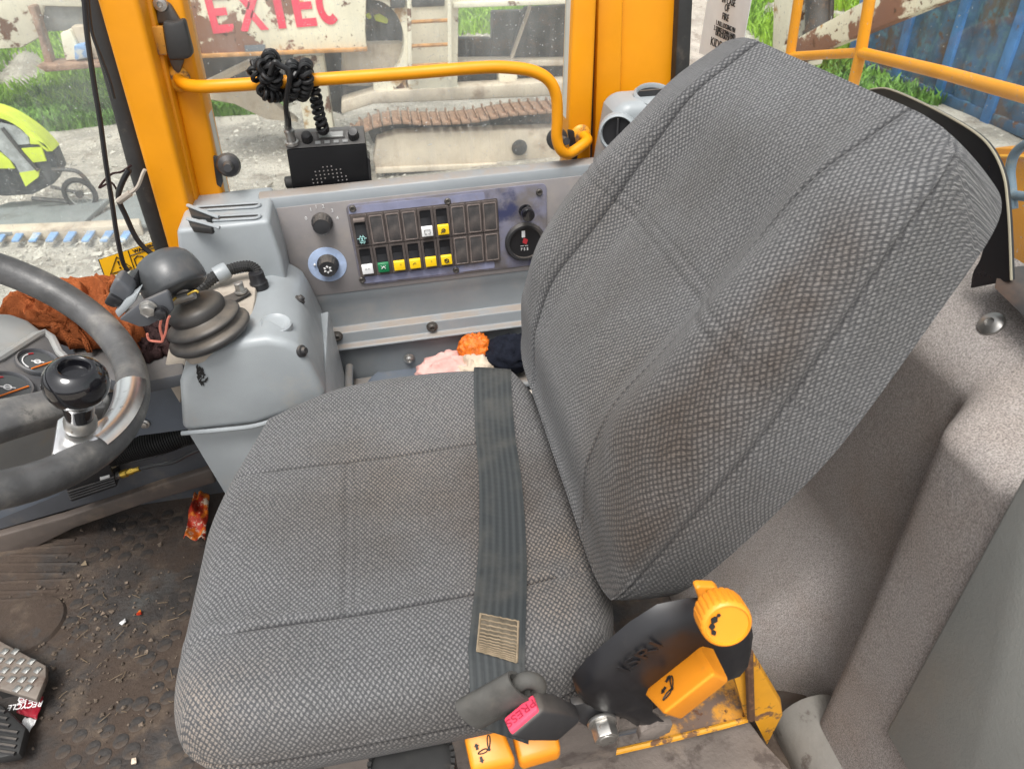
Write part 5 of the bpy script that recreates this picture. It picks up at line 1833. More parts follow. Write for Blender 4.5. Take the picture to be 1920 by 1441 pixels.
# ---- black finned module with a gold connector
md = thing('amplifier_module', 'black finned electronic module with a gold plug under the dashboard', 'module', PY(170, 920, 1.05))
my = 1.07
b = MB()
b.prism([PY(x, y, my) for x, y in ((118, 902), (205, 868), (219, 912), (134, 941))], (0, .035, 0))
b.build('module_body', MT['black'], md, bevel=.002)
for k in range(4):
    f = k / 4
    b = MB()
    b.tube([PY(lerp(127, 134, f), lerp(922, 940, f), my - .002), PY(lerp(214, 219, f), lerp(894, 911, f), my - .002)], .0022, 6)
    b.build('cooling_fin', MT['black_dusty'], md)
b = MB()
b.prism([PY(x, y, my - .001) for x, y in ((187, 895), (205, 890), (206, 896), (188, 901))], (0, .001, 0))
b.build('module_label', MT['paper'], md)
for (p, q_, mt) in (((207, 872), (220, 868), 'steel'), ((212, 893), (228, 888), 'steel'), ((228, 889), (262, 878), 'gold')):
    a_, c_ = PY(*p, my + .01), PY(*q_, my + .01)
    d = (c_ - a_).normalized()
    L = (c_ - a_).length
    MB().lathe([(.0075, 0), (.0075, L * .3), (.006, L * .35), (.0065, L * .6), (.0045, L * .7), (.005, L)], a_, d, 12).build('plug', MT[mt], md)
cable([(262, 878), (290, 872), (325, 866), (352, 852), (380, 840)], .0035, 1.08, 'black lead running from the gold plug of the module under the dashboard')
cable([(220, 868), (260, 862), (310, 848), (350, 832), (385, 822)], .0028, 1.075, 'thin black lead above the gold plug under the corrugated hose')

# ================================================================== cloths on the dash
def cloth(name, label, mat, corners, base_z, amp, seed, n=90, freq=5.0, lift=None, cat='cloth', edge=.06, ridge=.6):
    rs = np.random.default_rng(seed)
    P = np.zeros((n, n, 3))
    c = [V3(q) for q in corners]
    ph = rs.uniform(0, 6.28, 12)
    for i in range(n):
        for j in range(n):
            a, b_ = i / (n - 1), j / (n - 1)
            wob = .06 * math.sin(a * 9 + ph[0]) + .04 * math.sin(b_ * 13 + ph[1])
            p = lerp(lerp(c[0], c[1], a), lerp(c[3], c[2], a), b_)
            p = p + (c[1] - c[0]) * (.05 * math.sin(b_ * 11 + ph[2]) + .03 * math.sin(b_ * 23 + ph[3])) + (c[3] - c[0]) * (.06 * math.sin(a * 9 + ph[4]) + .03 * math.sin(a * 21 + ph[5]))
            q = V3((a * freq + seed, b_ * freq * .8, seed * .7))
            n1 = mnoise.noise(q)
            n2 = mnoise.noise(q * 2.3 + V3((7, 3, 1)))
            rdg = (1 - abs(n1) * 2.2) * ridge + (1 - abs(n2) * 2.2) * (1 - ridge) * .7
            e = min(a, 1 - a, b_, 1 - b_) / edge
            e = min(1, e) ** .5
            h = amp * max(-.1, .45 + .55 * rdg) * e
            if lift:
                h += lift(a, b_) * e
            P[i, j] = (p.x + .25 * amp * mnoise.noise(q * 1.7 + V3((1, 9, 4))), p.y + .25 * amp * mnoise.noise(q * 1.7 + V3((5, 2, 8))), base_z + h)
    b = MB()
    b.grid(P)
    me = b.mesh(name, mat, ang=180)
    o = place(name, me)
    so = o.modifiers.new('thick', 'SOLIDIFY')
    so.thickness = .003
    return tag(o, label, cat)


bz = .700
cloth('towel', 'crumpled orange terry towel lying on the dashboard behind the steering wheel', MT['terry'],
      [PZ(14, 600, bz), PZ(225, 548, bz), PZ(275, 672, bz), PZ(120, 655, bz)], bz, .048, 3, freq=5.2, lift=lambda a, b_: .012 * math.exp(-((b_ - .15) / .25) ** 2))
cloth('dark_cloth', 'crumpled dark brown cloth on the dash shelf beside the orange towel', MT['darkcloth'],
      [PZ(240, 640, .692), PZ(318, 600, .692), PZ(330, 668, .692), PZ(258, 682, .692)], .692, .022, 8, freq=4.5)

# ================================================================== radio
rd = thing('radio_set', 'black two way radio with grey control face standing on the console by the window', 'radio', PY(615, 365, 1.17))
ryf = 1.186
f_ = [PY(537, 281, ryf), PY(686, 270, ryf), PY(697, 362, ryf), PY(552, 374, ryf)]
top = [PY(537, 250, ryf + .02), PY(681, 243, ryf + .02)]
b = MB()
b.prism(f_, (0, .045, 0))
b.build('radio_body', MT['radio'], rd, bevel=.002)
# sloping control face
t0, t1 = f_[0] + V3((0, -.001, .001)), f_[1] + V3((0, -.001, .001))
bk0 = PN(536, 250, t0 + V3((0, .020, .018)), V3((0, 1, 0)))
bk1 = PN(682, 242, t0 + V3((0, .020, .018)), V3((0, 1, 0)))
b = MB()
b.loft([[t0, bk0, bk0 + V3((0, .02, 0)), t0 + V3((0, .04, 0))], [t1, bk1, bk1 + V3((0, .02, 0)), t1 + V3((0, .04, 0))]])
b.build('control_face', MT['silverfade'], rd, bevel=.0015)
fx = (t1 - t0).normalized()
fy = (bk0 - t0).normalized()
fn = fx.cross(fy)


def fpt(a, b_, off=0.0):
    return lerp(lerp(t0, t1, a), lerp(bk0, bk1, a), b_) + fn * off


if fn.y > 0:
    fn = -fn
for a in (.27, .86):
    b = MB()
    o = fpt(a, .55)
    rings = []
    for h, rf in ((0, 1.05), (.003, 1), (.013, .92), (.0145, .8), (.0145, .2)):
        rings.append([o + fn * h + (fx * math.cos(t) + fy * math.sin(t)) * .0088 * (rf * (1 - .07 * (k % 2))) for k, t in enumerate(2 * math.pi * i / 32 for i in range(32))])
    b.loft(rings)
    b.build('radio_knob', MT['black'], rd)
MB().prism([fpt(.40, .48, .0003), fpt(.74, .48, .0003), fpt(.76, .95, .0003), fpt(.38, .95, .0003)], fn * .0012).build('display_frame', MT['black_dusty'], rd)
MB().prism([fpt(.42, .55, .0016), fpt(.72, .55, .0016), fpt(.73, .9, .0016), fpt(.41, .9, .0016)], fn * .0006).build('display', MT['lcd'], rd)
for k in range(4):
    a = .40 + k * .115
    MB().prism([fpt(a - .035, .16), fpt(a + .035, .16), fpt(a + .035, .36), fpt(a - .035, .36)], fn * .0022).build('radio_button', MT['hood'], rd, bevel=.0008)
b = MB()
o = fpt(.075, .35)
b.lathe([(.0115, 0), (.011, .004), (.008, .005), (.0075, .018), (.0085, .019), (.0085, .023), (.006, .025), (.006, .03)], o, (fn * .35 + V3((0, 0, 1))).normalized(), 20)
b.build('microphone_plug', MT['steel'], rd)
# speaker perforations
dotm = MB().disc((0, 0, 0), (0, -1, 0), .0013, .0006, 8).mesh('speaker_hole', MT['fascia'])
spk = MB()
cs = PY(619, 340, ryf - .001)
for i in range(-4, 5):
    for j in range(-4, 5):
        if 1.2 < math.hypot(i, j) < 4.4:
            spk.disc(cs + V3((i * .0068, 0, j * .0062)), (0, -1, 0), .0012, .0005, 7)
s_o = struct(spk.build('speaker_holes', MT['fascia'], rd), 'stuff')
MB().lathe([(.010, 0), (.010, .012), (.008, .014)], PY(551, 341, ryf + .02), (-1, 0, 0), 18).build('mount_knob', MT['rubber'], rd)
b = MB()
b.prism([PY(689, 295, ryf - .002), PY(694, 300, ryf - .002), PY(699, 362, ryf - .002), PY(694, 362, ryf - .002)], (0, .04, 0))
b.build('mount_bracket', MT['black'], rd)

# ---- coiled microphone cord wrapped on the grab rail
def coil(path, R_, r, pitch, seg=7):
    P = [V3(p) for p in path]
    L = [0]
    for i in range(1, len(P)):
        L.append(L[-1] + (P[i] - P[i - 1]).length)
    n = int(L[-1] / pitch * 12)
    T0 = (P[1] - P[0]).normalized()
    u, v, _ = frame(T0)
    out = []
    j = 0
    for k in range(n + 1):
        s = L[-1] * k / n
        while j < len(P) - 2 and L[j + 1] < s:
            j += 1
        f = (s - L[j]) / max(1e-9, L[j + 1] - L[j])
        c = lerp(P[j], P[j + 1], f)
        T = (P[j + 1] - P[j]).normalized()
        u = (u - T * u.dot(T)).normalized()
        v = T.cross(u)
        a = 2 * math.pi * s / pitch
        out.append(c + (u * math.cos(a) + v * math.sin(a)) * R_)
    return MB().tube(out, r, seg)


cd = thing('coiled_cord', 'black coiled microphone cord wound round the yellow grab rail above the radio', 'cord', PY(530, 140, 1.13))
yb, yf = 1.175, 1.122
paths = [
    [PY(580, 150, yb), PY(574, 128, yb), PY(574, 122, 1.15), PY(572, 133, yf), PY(576, 152, yf), PY(571, 170, yf + .01), PY(566, 178, 1.15), PY(560, 160, yb), PY(552, 130, yb), PY(548, 124, 1.15), PY(549, 138, yf), PY(555, 155, yf), PY(549, 172, yf + .01), PY(540, 180, 1.15), PY(532, 176, yb)],
    [PY(532, 170, yb), PY(525, 178, 1.15), PY(508, 180, yf + .01), PY(492, 172, yf + .005), PY(505, 166, 1.14), PY(518, 150, yf), PY(512, 130, yf), PY(503, 112, yf + .01), PY(508, 104, 1.15), PY(515, 116, 1.165), PY(508, 132, yf - .006), PY(496, 148, yf), PY(484, 146, yf), PY(476, 132, yf + .005), PY(482, 122, 1.13), PY(494, 126, yf - .006)],
]
for pth in paths:
    coil(smooth(pth, 8), .0072, .0033, .0082).build('cord_coil', MT['cordblack'], cd)
coil(smooth([PY(584, 150, yb), PY(590, 172, 1.16), PY(594, 195, 1.165), PY(598, 215, 1.17), PY(604, 236, 1.175), PY(606, 244, 1.19)], 8), .0072, .0033, .0098).build('cord_coil', MT['cordblack'], cd)
MB().tube(smooth([PY(506, 140, yf - .012), PY(514, 118, yf - .014), PY(524, 122, yf - .014), PY(540, 132, yf - .014), PY(543, 148, yf - .014), PY(539, 172, yf - .008), PY(536, 200, yf), PY(539, 222, 1.14), fpt(.075, .35) + (fn * .35 + V3((0, 0, 1))).normalized() * .03], 7), .0038, 9).build('cord_lead', MT['cordblack'], cd)
MB().tube([PY(538, 212, 1.135), PY(540, 228, 1.145), fpt(.075, .35) + (fn * .35 + V3((0, 0, 1))).normalized() * .028], [.0045, .0052, .0058], 10).build('strain_relief', MT['black'], cd)

# ================================================================== things in the storage tray
def lump(name, label, mat, c, r, seed, cat, rough=.35, nseg=40, freq=1.6):
    rings = []
    for j in range(1, 24):
        ph = math.pi * j / 24
        ring = []
        for k in range(nseg):
            t = 2 * math.pi * k / nseg
            d = V3((math.sin(ph) * math.cos(t), math.sin(ph) * math.sin(t), math.cos(ph)))
            q = d * freq + V3((seed, seed * .3, 0))
            m = 1 + rough * (1 - abs(mnoise.noise(q * 1.3)) * 2) * .8 + rough * .5 * mnoise.noise(q * 3.1)
            ring.append(V3(c) + V3((d.x * r[0], d.y * r[1], d.z * r[2])) * m)
        rings.append(ring)
    return tag(MB().loft(rings).build(name, mat, ang=180), label, cat)


lump('rag', 'pale pink rag crumpled in the tray under the seat cushion edge', MT['pink'], PY(842, 700, 1.085), (.055, .04, .034), 2.0, 'rag', .3)
lump('work_glove', 'cream cloth glove lying in the tray beside the pink rag', MT['cream'], PY(889, 694, 1.07), (.032, .028, .026), 5.0, 'glove', .45)
ow = MB()
oc = [PY(866, 676, 1.085), PY(914, 664, 1.085), PY(909, 632, 1.11), PY(868, 638, 1.11)]
wr_ = lump('orange_wrapper', 'crumpled bright orange wrapper in the tray', MT['orangewrap'], PY(890, 655, 1.10), (.027, .022, .026), 9.0, 'wrapper', .35, freq=2.4)
lump('knit_hat', 'dark navy knitted hat in the tray beside the orange wrapper', MT['navy'], PY(955, 664, 1.085), (.045, .035, .034), 4.0, 'hat', .2)

# ================================================================== floor litter and pedals
def quadsheet(name, label, mat, px, z0, cat, curl=.01, seed=1, n=16):
    P = np.zeros((n, n, 3))
    c = [PZ(x, y, z0) for x, y in px]
    for i in range(n):
        for j in range(n):
            a, b_ = i / (n - 1), j / (n - 1)
            p = lerp(lerp(c[0], c[1], a), lerp(c[3], c[2], a), b_)
            P[i, j] = (p.x, p.y, p.z + curl * (.5 + mnoise.noise(V3((a * 3 + seed, b_ * 3, seed)))) + .003)
    o = MB().grid(P).build(name, mat, ang=180)
    so = o.modifiers.new('thick', 'SOLIDIFY')
    so.thickness = .0012
    return tag(o, label, cat), c


wr1, wc = quadsheet('wrapper', 'maroon wrapper with white recycling print on the floor by the pedals', MT['redwrap'], ((40, 1314), (85, 1308), (72, 1352), (34, 1338)), .197, 'wrapper', .006, 3)
tl = (wc[0] - wc[1]).normalized()
tdn = (wc[0] - wc[3]).normalized()
for s_, f, sz in (('RECYCLE', .62, .0135), ("I'm 50%", .36, .0085), ('recycled', .16, .0085)):
    p = lerp(lerp(wc[0], wc[3], f), lerp(wc[1], wc[2], f), .48) + V3((0, 0, .016))
    text('wrapper_lettering', s_, sz, basis(p, tl, -tdn), MT['white'], wr1, bold=.0002, sx=.95)
quad2, _ = quadsheet('wrapper_tail', 'striped white and maroon end of the torn wrapper on the floor', MT['white'], ((50, 1348), (72, 1352), (50, 1392), (36, 1384)), .196, 'wrapper', .006, 8)
cpk, _ = quadsheet('crisp_packet', 'red and orange snack packet on the floor against the seat front', MT['redpack'], ((368, 930), (396, 935), (388, 1020), (349, 1018)), .205, 'packet', .02, 5, 24)

pdl = thing('brake_pedal', 'worn steel tread plate pedal with raised square studs at the lower left', 'pedal', PZ(40, 1250, .2))
ptz = .235
b = MB()
b.prism([PZ(x, y, ptz) for x, y in ((-60, 1168), (0, 1199), (86, 1246), (86, 1268), (68, 1311), (0, 1290), (-60, 1272))], (0, 0, -.012))
b.build('pedal_plate', MT['pedal'], pdl, bevel=.003)
rowsp = [[(30, 785), (88, 785)], [(0, 835), (60, 838), (120, 840), (180, 842)], [(30, 890), (90, 890), (150, 890), (215, 890)], [(0, 940), (68, 942), (128, 942), (185, 942)], [(100, 995), (162, 990)]]
sq = MB().prism([V3((.007, .002, 0)), V3((-.002, .007, 0)), V3((-.007, -.002, 0)), V3((.002, -.007, 0))], (0, 0, .003)).mesh('tread_stud', MT['steel'], bevel=.0006)
for r_ in rowsp:
    for x, y in r_:
        place('tread_stud', sq, pdl, Matrix.Translation(PZ(x / 2.996, 960 + y / 2.996, ptz - .0003)))
MB().box(PZ(10, 1250, ptz) + V3((0, 0, -.05)), (.03, .05, .08)).build('pedal_arm', MT['iron'], pdl)
rp_ = thing('rubber_pedal', 'black ribbed rubber pedal pad at the lower left corner', 'pedal', PZ(10, 1370, .2))
b = MB()
b.prism([PZ(x, y, .23) for x, y in ((-60, 1300), (5, 1320), (49, 1362), (36, 1412), (0, 1420), (-60, 1420))], (0, 0, -.02))
b.build('pedal_pad', MT['rubber'], rp_, bevel=.006)
for k in range(7):
    y0 = 1330 + k * 13
    b = MB()
    b.tube([PZ(-50, y0 - 8, .231), PZ(10 + 4 * k if k < 3 else 40 - 2 * k, y0 + 4, .231)], .003, 6)
    b.build('pad_ridge', MT['black_dusty'], rp_)
MB().box(PZ(-10, 1370, .23) + V3((0, 0, -.05)), (.03, .05, .08)).build('pedal_arm', MT['iron'], rp_)

# crumbs, pebbles and straw on the mat
cr = MB()
rs = random.Random(11)


def pebble(b, c, r, rs):
    pts = [V3(c) + V3((rs.gauss(0, 1), rs.gauss(0, 1), rs.gauss(0, .7))).normalized() * r * rs.uniform(.7, 1.1) for _ in range(9)]
    b.hull(pts)


for k in range(420):
    x = rs.triangular(0, 390, 200)
    y = rs.triangular(980, 1441, 1180)
    pebble(cr, PZ(x, y, 0.1930), rs.choice((.0012, .0016, .0022, .003, .0045)) * rs.uniform(.6, 1.2), rs)
struct(cr.build('floor_debris', MT['crumbs']), 'stuff')
sw_ = MB()
for k in range(34):
    x, y = rs.triangular(40, 380, 240), rs.triangular(1040, 1400, 1180)
    a = rs.uniform(0, 3.14)
    p = PZ(x, y, 0.1940)
    L = rs.uniform(.006, .022)
    d = V3((math.cos(a), math.sin(a), rs.uniform(-.05, .15)))
    sw_.tube([p, p + d * L * .5 + V3((rs.gauss(0, .001), rs.gauss(0, .001), .001)), p + d * L], .0007, 4)
struct(sw_.build('floor_straw', M('dry_straw', (.17, .125, .08), .9)), 'stuff')
for (x, y), lab, mt, r in (((231, 1164), 'white torn scrap on the floor mat', 'white', .007), ((158, 1056), 'small tan cigarette end on the ribbed mat', 'thread', .006), ((252, 1425), 'tan pebble on the floor mat near the bottom edge', 'cream', .006), ((262, 1148), 'tiny red scrap beside the white scrap on the mat', 'redpack', .006)):
    b = MB()
    pebble(b, PZ(x, y, 0.1960), r, rs)
    tag(b.build('litter_scrap', MT[mt]), lab, 'litter')

# ================================================================== floor hardware on the near side
sr = thing('seat_base_frame', 'rusty yellow steel base frame under the near side of the seat', 'frame', V3((.2, .45, .25)))
zb = .285
b = MB()
b.prism([PZ(x, y, zb) for x, y in ((860, 1400), (1100, 1360), (1220, 1330), (1360, 1250), (1400, 1345), (1340, 1362), (1040, 1432), (860, 1470))], (0, 0, -.012))
b.build('base_plate', MT['floorplate'], sr, bevel=.003)
b = MB()
b.prism([PZ(x, y, zb + .002) for x, y in ((1226, 1352), (1280, 1320), (1374, 1270), (1388, 1300), (1402, 1345), (1344, 1362), (1240, 1390))], (0, 0, -.006))
b.build('rusty_plate', MT['rustplate'], sr, bevel=.002)
b = MB()
b.tube([PZ(860, 1478, zb + .002), PZ(1030, 1437, zb + .002), PZ(1240, 1389, zb + .002), PZ(1345, 1363, zb + .002), PZ(1400, 1348, zb + .002)], .0042, 8)
b.build('edge_rail', MT['yellow_worn'], sr)
b = MB()
b.tube([PZ(940, 1432, zb + .003), PZ(1160, 1376, zb + .003), PZ(1240, 1358, zb + .003)], .003, 6)
b.build('slide_rail', MT['dash'], sr)
b = MB()
b.prism([PY(x, y, .445) for x, y in ((1374, 1262), (1390, 1235), (1404, 1225), (1406, 1345), (1398, 1342))], (0, .01, 0))
b.build('bracket_wing', MT['yellow_worn'], sr, bevel=.001)
b = MB()
b.prism([PY(x, y, .44) for x, y in ((1406, 1222), (1415, 1236), (1463, 1318), (1467, 1340), (1438, 1396), (1412, 1345))], (.004, .008, 0))
b.build('yellow_gusset', MT['yellow_worn'], sr, bevel=.001)
b = MB()
b.tube([PY(1404, 1222, .436), PY(1408, 1345, .436)], .0055, 8)
b.build('weld_bead', M('brown_rust', (.11, .055, .03), .9, layers=(((.2, .1, .05), 60, .5, .6),), bump=(200, 1, .003)), sr)
hump = MB()
A, B_ = PZ(1484, 1322, .25), PZ(1600, 1530, .25)
dv = (B_ - A).normalized()
rings = []
for f in np.linspace(0, 1, 10):
    c = lerp(A, B_, f) + V3((.03, 0, -.04))
    rings.append([c + V3((math.cos(t) * .052, 0, math.sin(t) * .062)) for t in np.linspace(RAD(-20), RAD(200), 16)] + [c + V3((-.06, 0, -.12)), c + V3((.08, 0, -.12))])
hump.loft(rings)
hm = hump.build('rubber_cove', MT['roundmat'], bevel=.006)
tag(hm, 'dusty rounded grey rubber cove at the foot of the carpeted wall', 'cove')
b = MB()
b.prism([PZ(x, y, .262) for x, y in ((800, 1560), (1000, 1440), (1240, 1385), (1402, 1346), (1438, 1396), (1480, 1440), (1500, 1600))], (0, 0, -.09))
fs = b.build('floor_step', MT['floorplate'], bevel=.003)
struct(fs)
# ================================================================== the yard outside
GZ = -1.9
gr_ = MB()
n = 120
xs = np.concatenate([np.linspace(-60, -14, 12), np.linspace(-13, 17, n), np.linspace(18, 70, 12)])
yv = np.concatenate([np.linspace(-30, 1, 8), np.linspace(2, 22, n), np.linspace(23, 90, 14)])
XX, YV = np.meshgrid(xs, yv, indexing='ij')
ZV = np.zeros_like(XX)
for i in range(XX.shape[0]):
    for j in range(XX.shape[1]):
        ZV[i, j] = GZ + .05 * mnoise.noise(V3((XX[i, j] * .5, YV[i, j] * .5, 0))) + .02 * mnoise.noise(V3((XX[i, j] * 2.1, YV[i, j] * 2.1, 3)))
bank = sst(12.3, 16.5, YV) * sst(-2.0, -3.2, XX) * .7 + sst(13.5, 17, YV) * .6
ZV = ZV + bank
gr_.grid(np.stack([XX, YV, ZV], -1))
gnd = gr_.build('ground', MT['ground'], ang=180)
struct(gnd)
gbvh = BVHTree.FromPolygons([V3(p) for p in np.stack([XX, YV, ZV], -1).reshape(-1, 3)], [tuple(p.vertices) for p in gnd.data.polygons])


def gz(x, y):
    h = gbvh.ray_cast(V3((x, y, 20)), V3((0, 0, -1)))
    return h[0].z if h[0] else GZ


# loose stones
sm = MB()
rs = random.Random(21)
for k in range(2600):
    if k < 1700:
        p = PZ(rs.uniform(-60, 330), rs.triangular(230, 560, 430), GZ)
    else:
        p = PZ(rs.uniform(360, 760), rs.uniform(180, 400), GZ)
    r = abs(rs.gauss(0, .022)) + .012
    c = V3((p.x, p.y, gz(p.x, p.y)))
    sm.hull([c + V3((rs.gauss(0, 1), rs.gauss(0, 1), rs.gauss(0, .6))).normalized() * r * rs.uniform(.7, 1.1) for _ in range(7)])
struct(sm.build('loose_stones', MT['stone']), 'stuff')


def grass(name, mat, regions, count, h0, wdt, seed):
    rs = np.random.default_rng(seed)
    vs, fs = [], []
    for (cx, cy, sx, sy, frac) in regions:
        for k in range(int(count * frac)):
            x, y = cx + rs.uniform(-1, 1) * sx, cy + rs.uniform(-1, 1) * sy
            if mnoise.noise(V3((x * .9, y * .9, seed))) < -.28:
                continue
            z0 = gz(x, y) - .02
            a = rs.uniform(0, 6.28)
            L = h0 * rs.uniform(.4, 1.2)
            dx, dy = math.cos(a) * wdt, math.sin(a) * wdt
            lx, ly = rs.normal(0, .35, 2) * L
            o = len(vs)
            vs += [(x - dx, y - dy, z0), (x + dx, y + dy, z0), (x + lx * .4 + dx * .8, y + ly * .4 + dy * .8, z0 + L * .6), (x + lx * .4 - dx * .8, y + ly * .4 - dy * .8, z0 + L * .6), (x + lx, y + ly, z0 + L * .95)]
            fs += [(o, o + 1, o + 2, o + 3), (o + 3, o + 2, o + 4)]
    me = bpy.data.meshes.new(name)
    me.from_pydata(vs, [], fs)
    me.materials.append(mat)
    return struct(place(name, me), 'stuff')


grass('grass', MT['grass'], [(-7.5, 16.3, 5.0, 3.2, .50), (2.4, 18.2, 2.0, 3.0, .22), (10.3, 15.5, 3.0, 3.5, .28)], 100000, .26, .018, 5)
p_ = PZ(420, 205, GZ)
grass('weeds', MT['weed'], [(-5.6, 13.0, 2.4, .7, .6), (p_.x, p_.y, 1.0, .5, .25), (PZ(1600, 160, GZ).x, PZ(1600, 160, GZ).y, 1.4, 1.4, .15)], 26000, .22, .030, 9)

# ---- tracked crusher with red letters
cy = 9.6
cru = thing('tracked_crusher', 'rusty cream tracked crushing machine with large red letters outside the side window', 'machine', PY(760, 340, cy))


def cprism(name, px, y, dep, mat, bevel=.02, parent=cru):
    b = MB()
    b.prism([PY(a, c, y) for a, c in px], (0, dep, 0))
    return b.build(name, mat, parent, bevel=bevel)


hop = cprism('hopper_side', [(230, -140), (690, -140), (685, 60), (688, 95), (520, 103), (350, 109), (330, 60)], cy, .35, MT['panel_rust'])
cprism('hopper_lip', [(345, 104), (520, 98), (689, 90), (689, 97), (520, 105), (345, 111)], cy - .06, .1, MT['rustrail'], .01, hop)
# letters (drawn as flat painted shapes, tops out of frame)
lx0, lz0 = PY(394, 62, cy), PY(650, 40, cy)
zb_, zt_ = PY(420, 62, cy).z, PY(420, -18, cy).z
m_px = mpp(PY(500, 30, cy))
u0 = PY(394, 30, cy).x
hL = zt_ - zb_
slope_ = 0.0


def LP(x, yv_):          # x in photo px from 394, yv_ 0..1
    xx = PY(394 + x, 40, cy).x
    return V3((xx, cy - .012, zb_ + hL * yv_))


def letter(polys):
    b = MB()
    for pl_ in polys:
        b.prism([LP(x, y_) for x, y_ in pl_], (0, .008, 0))
    b.build('letter', MT['letter_red'], hop)


W_ = 42


def boxl(x0, x1, y0, y1):
    return [(x0, y0), (x1, y0), (x1, y1), (x0, y1)]


letter([boxl(0, 14, 0, 1), boxl(14.05, W_, 0, .2), boxl(14.05, W_ - 6, .42, .6), boxl(14.05, W_, .8, 1)])
letter([[(52, 0), (67, 0), (108, 1), (93, 1)], [(92, .0), (107, 0), (84, .495), (77, .33)], [(53, 1), (68, 1), (83, .66), (76, .505)]])
letter([boxl(113, 155, .8, 1), boxl(126, 141, 0, .795)])
letter([boxl(160, 174, 0, 1), boxl(174.05, 200, 0, .2), boxl(174.05, 196, .42, .6), boxl(174.05, 200, .8, 1)])
arc = []
for t in np.linspace(RAD(50), RAD(310), 16):
    arc.append((226 + 22 * math.cos(t), .5 + .5 * math.sin(t)))
arci = [(226 + 9 * math.cos(t), .5 + .29 * math.sin(t)) for t in np.linspace(RAD(310), RAD(50), 16)]
b = MB()
o_ = [LP(x, y_) for x, y_ in arc]
i_ = [LP(x, y_) for x, y_ in reversed(arci)]
b.loft([o_, i_, [p + V3((0, .008, 0)) for p in i_], [p + V3((0, .008, 0)) for p in o_], o_], caps=False, closed=False)
b.build('letter', MT['letter_red'], hop)
cprism('info_plate', [(458, 86), (497, 84), (497, 96), (460, 98)], cy - .015, .012, MT['dashpanel'], 0, hop)

# engine side: cream body with round opening and ladder
cprism('body_side', [(640, -140), (1100, -140), (1100, -4), (860, 12), (858, 160), (872, 172), (770, 176), (765, 160), (764, -4), (690, -2)], cy + .12, .3, MT['cream_rust'])
# round opening ring: panel with a curved cut
ring_o = [PY(700 + 78 * math.cos(t), 78 + 104 * math.sin(t), cy + .16) for t in np.linspace(RAD(-92), RAD(88), 26)]
ring_i = [PY(698 + 60 * math.cos(t), 80 + 80 * math.sin(t), cy + .16) for t in np.linspace(RAD(-92), RAD(88), 26)]
b = MB()
b.loft([ring_o, ring_i, [p + V3((0, .4, 0)) for p in ring_i], [p + V3((0, .4, 0)) for p in ring_o], ring_o], caps=False, closed=False)
b.build('arch_panel', MT['cream_rust'], cru)
cprism('arch_filler', [(722, -4), (764, -4), (764, 176), (735, 182), (752, 150), (764, 100), (757, 40)], cy + .19, .3, MT['cream_rust'])
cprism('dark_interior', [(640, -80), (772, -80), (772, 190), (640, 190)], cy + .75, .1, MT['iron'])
cprism('drum', [(640, 82), (764, 78), (764, 120), (720, 165), (640, 165)], cy + .5, .2, MT['dusty_beige'], .15)
cprism('lime_cover', [(684, 30), (692, 24), (698, 34), (692, 38)], cy + .45, .05, MT['hivis'])
cprism('lime_cover', [(700, 30), (712, 26), (728, 36), (727, 46), (704, 40)], cy + .45, .05, MT['hivis'])
cprism('dark_panel', [(731, -2), (760, -3), (760, 15), (732, 17)], cy + .09, .05, MT['iron'])
cprism('dark_panel', [(772, -4), (834, -6), (834, 12), (772, 15)], cy + .09, .05, MT['iron'])
lad = []
for x0, x1 in ((762, 773), (838, 848)):
    cprism('ladder_rail', [(x0, -120), (x0 + 7, -120), (x1, 150), (x1 - 8, 150)], cy - .05, .06, MT['cream_rust'], .008)
for yy in (40, 85, 122):
    b = MB()
    b.tube([PY(766, yy + 2, cy - .02), PY(846, yy - 2, cy - .02)], .022, 8)
    b.build('ladder_rung', MT['rustrail'], cru)
cprism('cream_leg', [(548, 108), (606, 104), (628, 255), (574, 258)], cy + .25, .3, MT['cream_rust'])
cprism('chute_plate', [(922, 22), (1000, 20), (955, 118), (922, 118)], cy + .9, .15, MT['iron'])
cprism('chute_plate', [(852, 72), (921, 72), (921, 118), (856, 118)], cy + .9, .15, MT['iron'])
cprism('chute_plate', [(985, 15), (1110, 8), (1110, 120), (955, 118)], cy + .5, .15, MT['iron'])
cprism('chute_edge', [(993, 12), (998, 12), (960, 118), (955, 118)], cy + .42, .1, MT['dusty_beige'], .01)
cprism('top_beam', [(850, 6), (1110, -4), (1110, 6), (850, 16)], cy + .02, .2, MT['cream_rust'], .01)
cprism('cross_beam', [(856, 116), (1110, 112), (1110, 124), (856, 126)], cy + .3, .3, MT['dusty_beige'])
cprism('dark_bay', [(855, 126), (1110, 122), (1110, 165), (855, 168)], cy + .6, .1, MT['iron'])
cprism('support_block', [(935, 138), (970, 136), (970, 158), (936, 160)], cy + .3, .2, MT['cream_rust'], .01)
cprism('chassis_beam', [(640, 190), (700, 172), (860, 166), (1110, 150), (1110, 178), (860, 188), (700, 196), (640, 215)], cy + .1, .3, MT['dusty_beige'], .03)
b = MB()
b.tube([PY(384, 160, cy + .5), PY(470, 118, cy + .5)], .05, 8)
b.build('strut', MT['dusty_beige'], cru)
cprism('hopper_shade', [(350, 100), (690, 92), (690, 185), (640, 215), (590, 200), (560, 190), (470, 190), (380, 185)], cy + .9, .1, MT['iron'])  # dark sheet stands in for the shade under the hopper
cprism('tilted_chute', [(384, 168), (470, 158), (560, 230), (500, 225), (440, 196), (386, 186)], cy + .6, .2, MT['dusty_beige'])
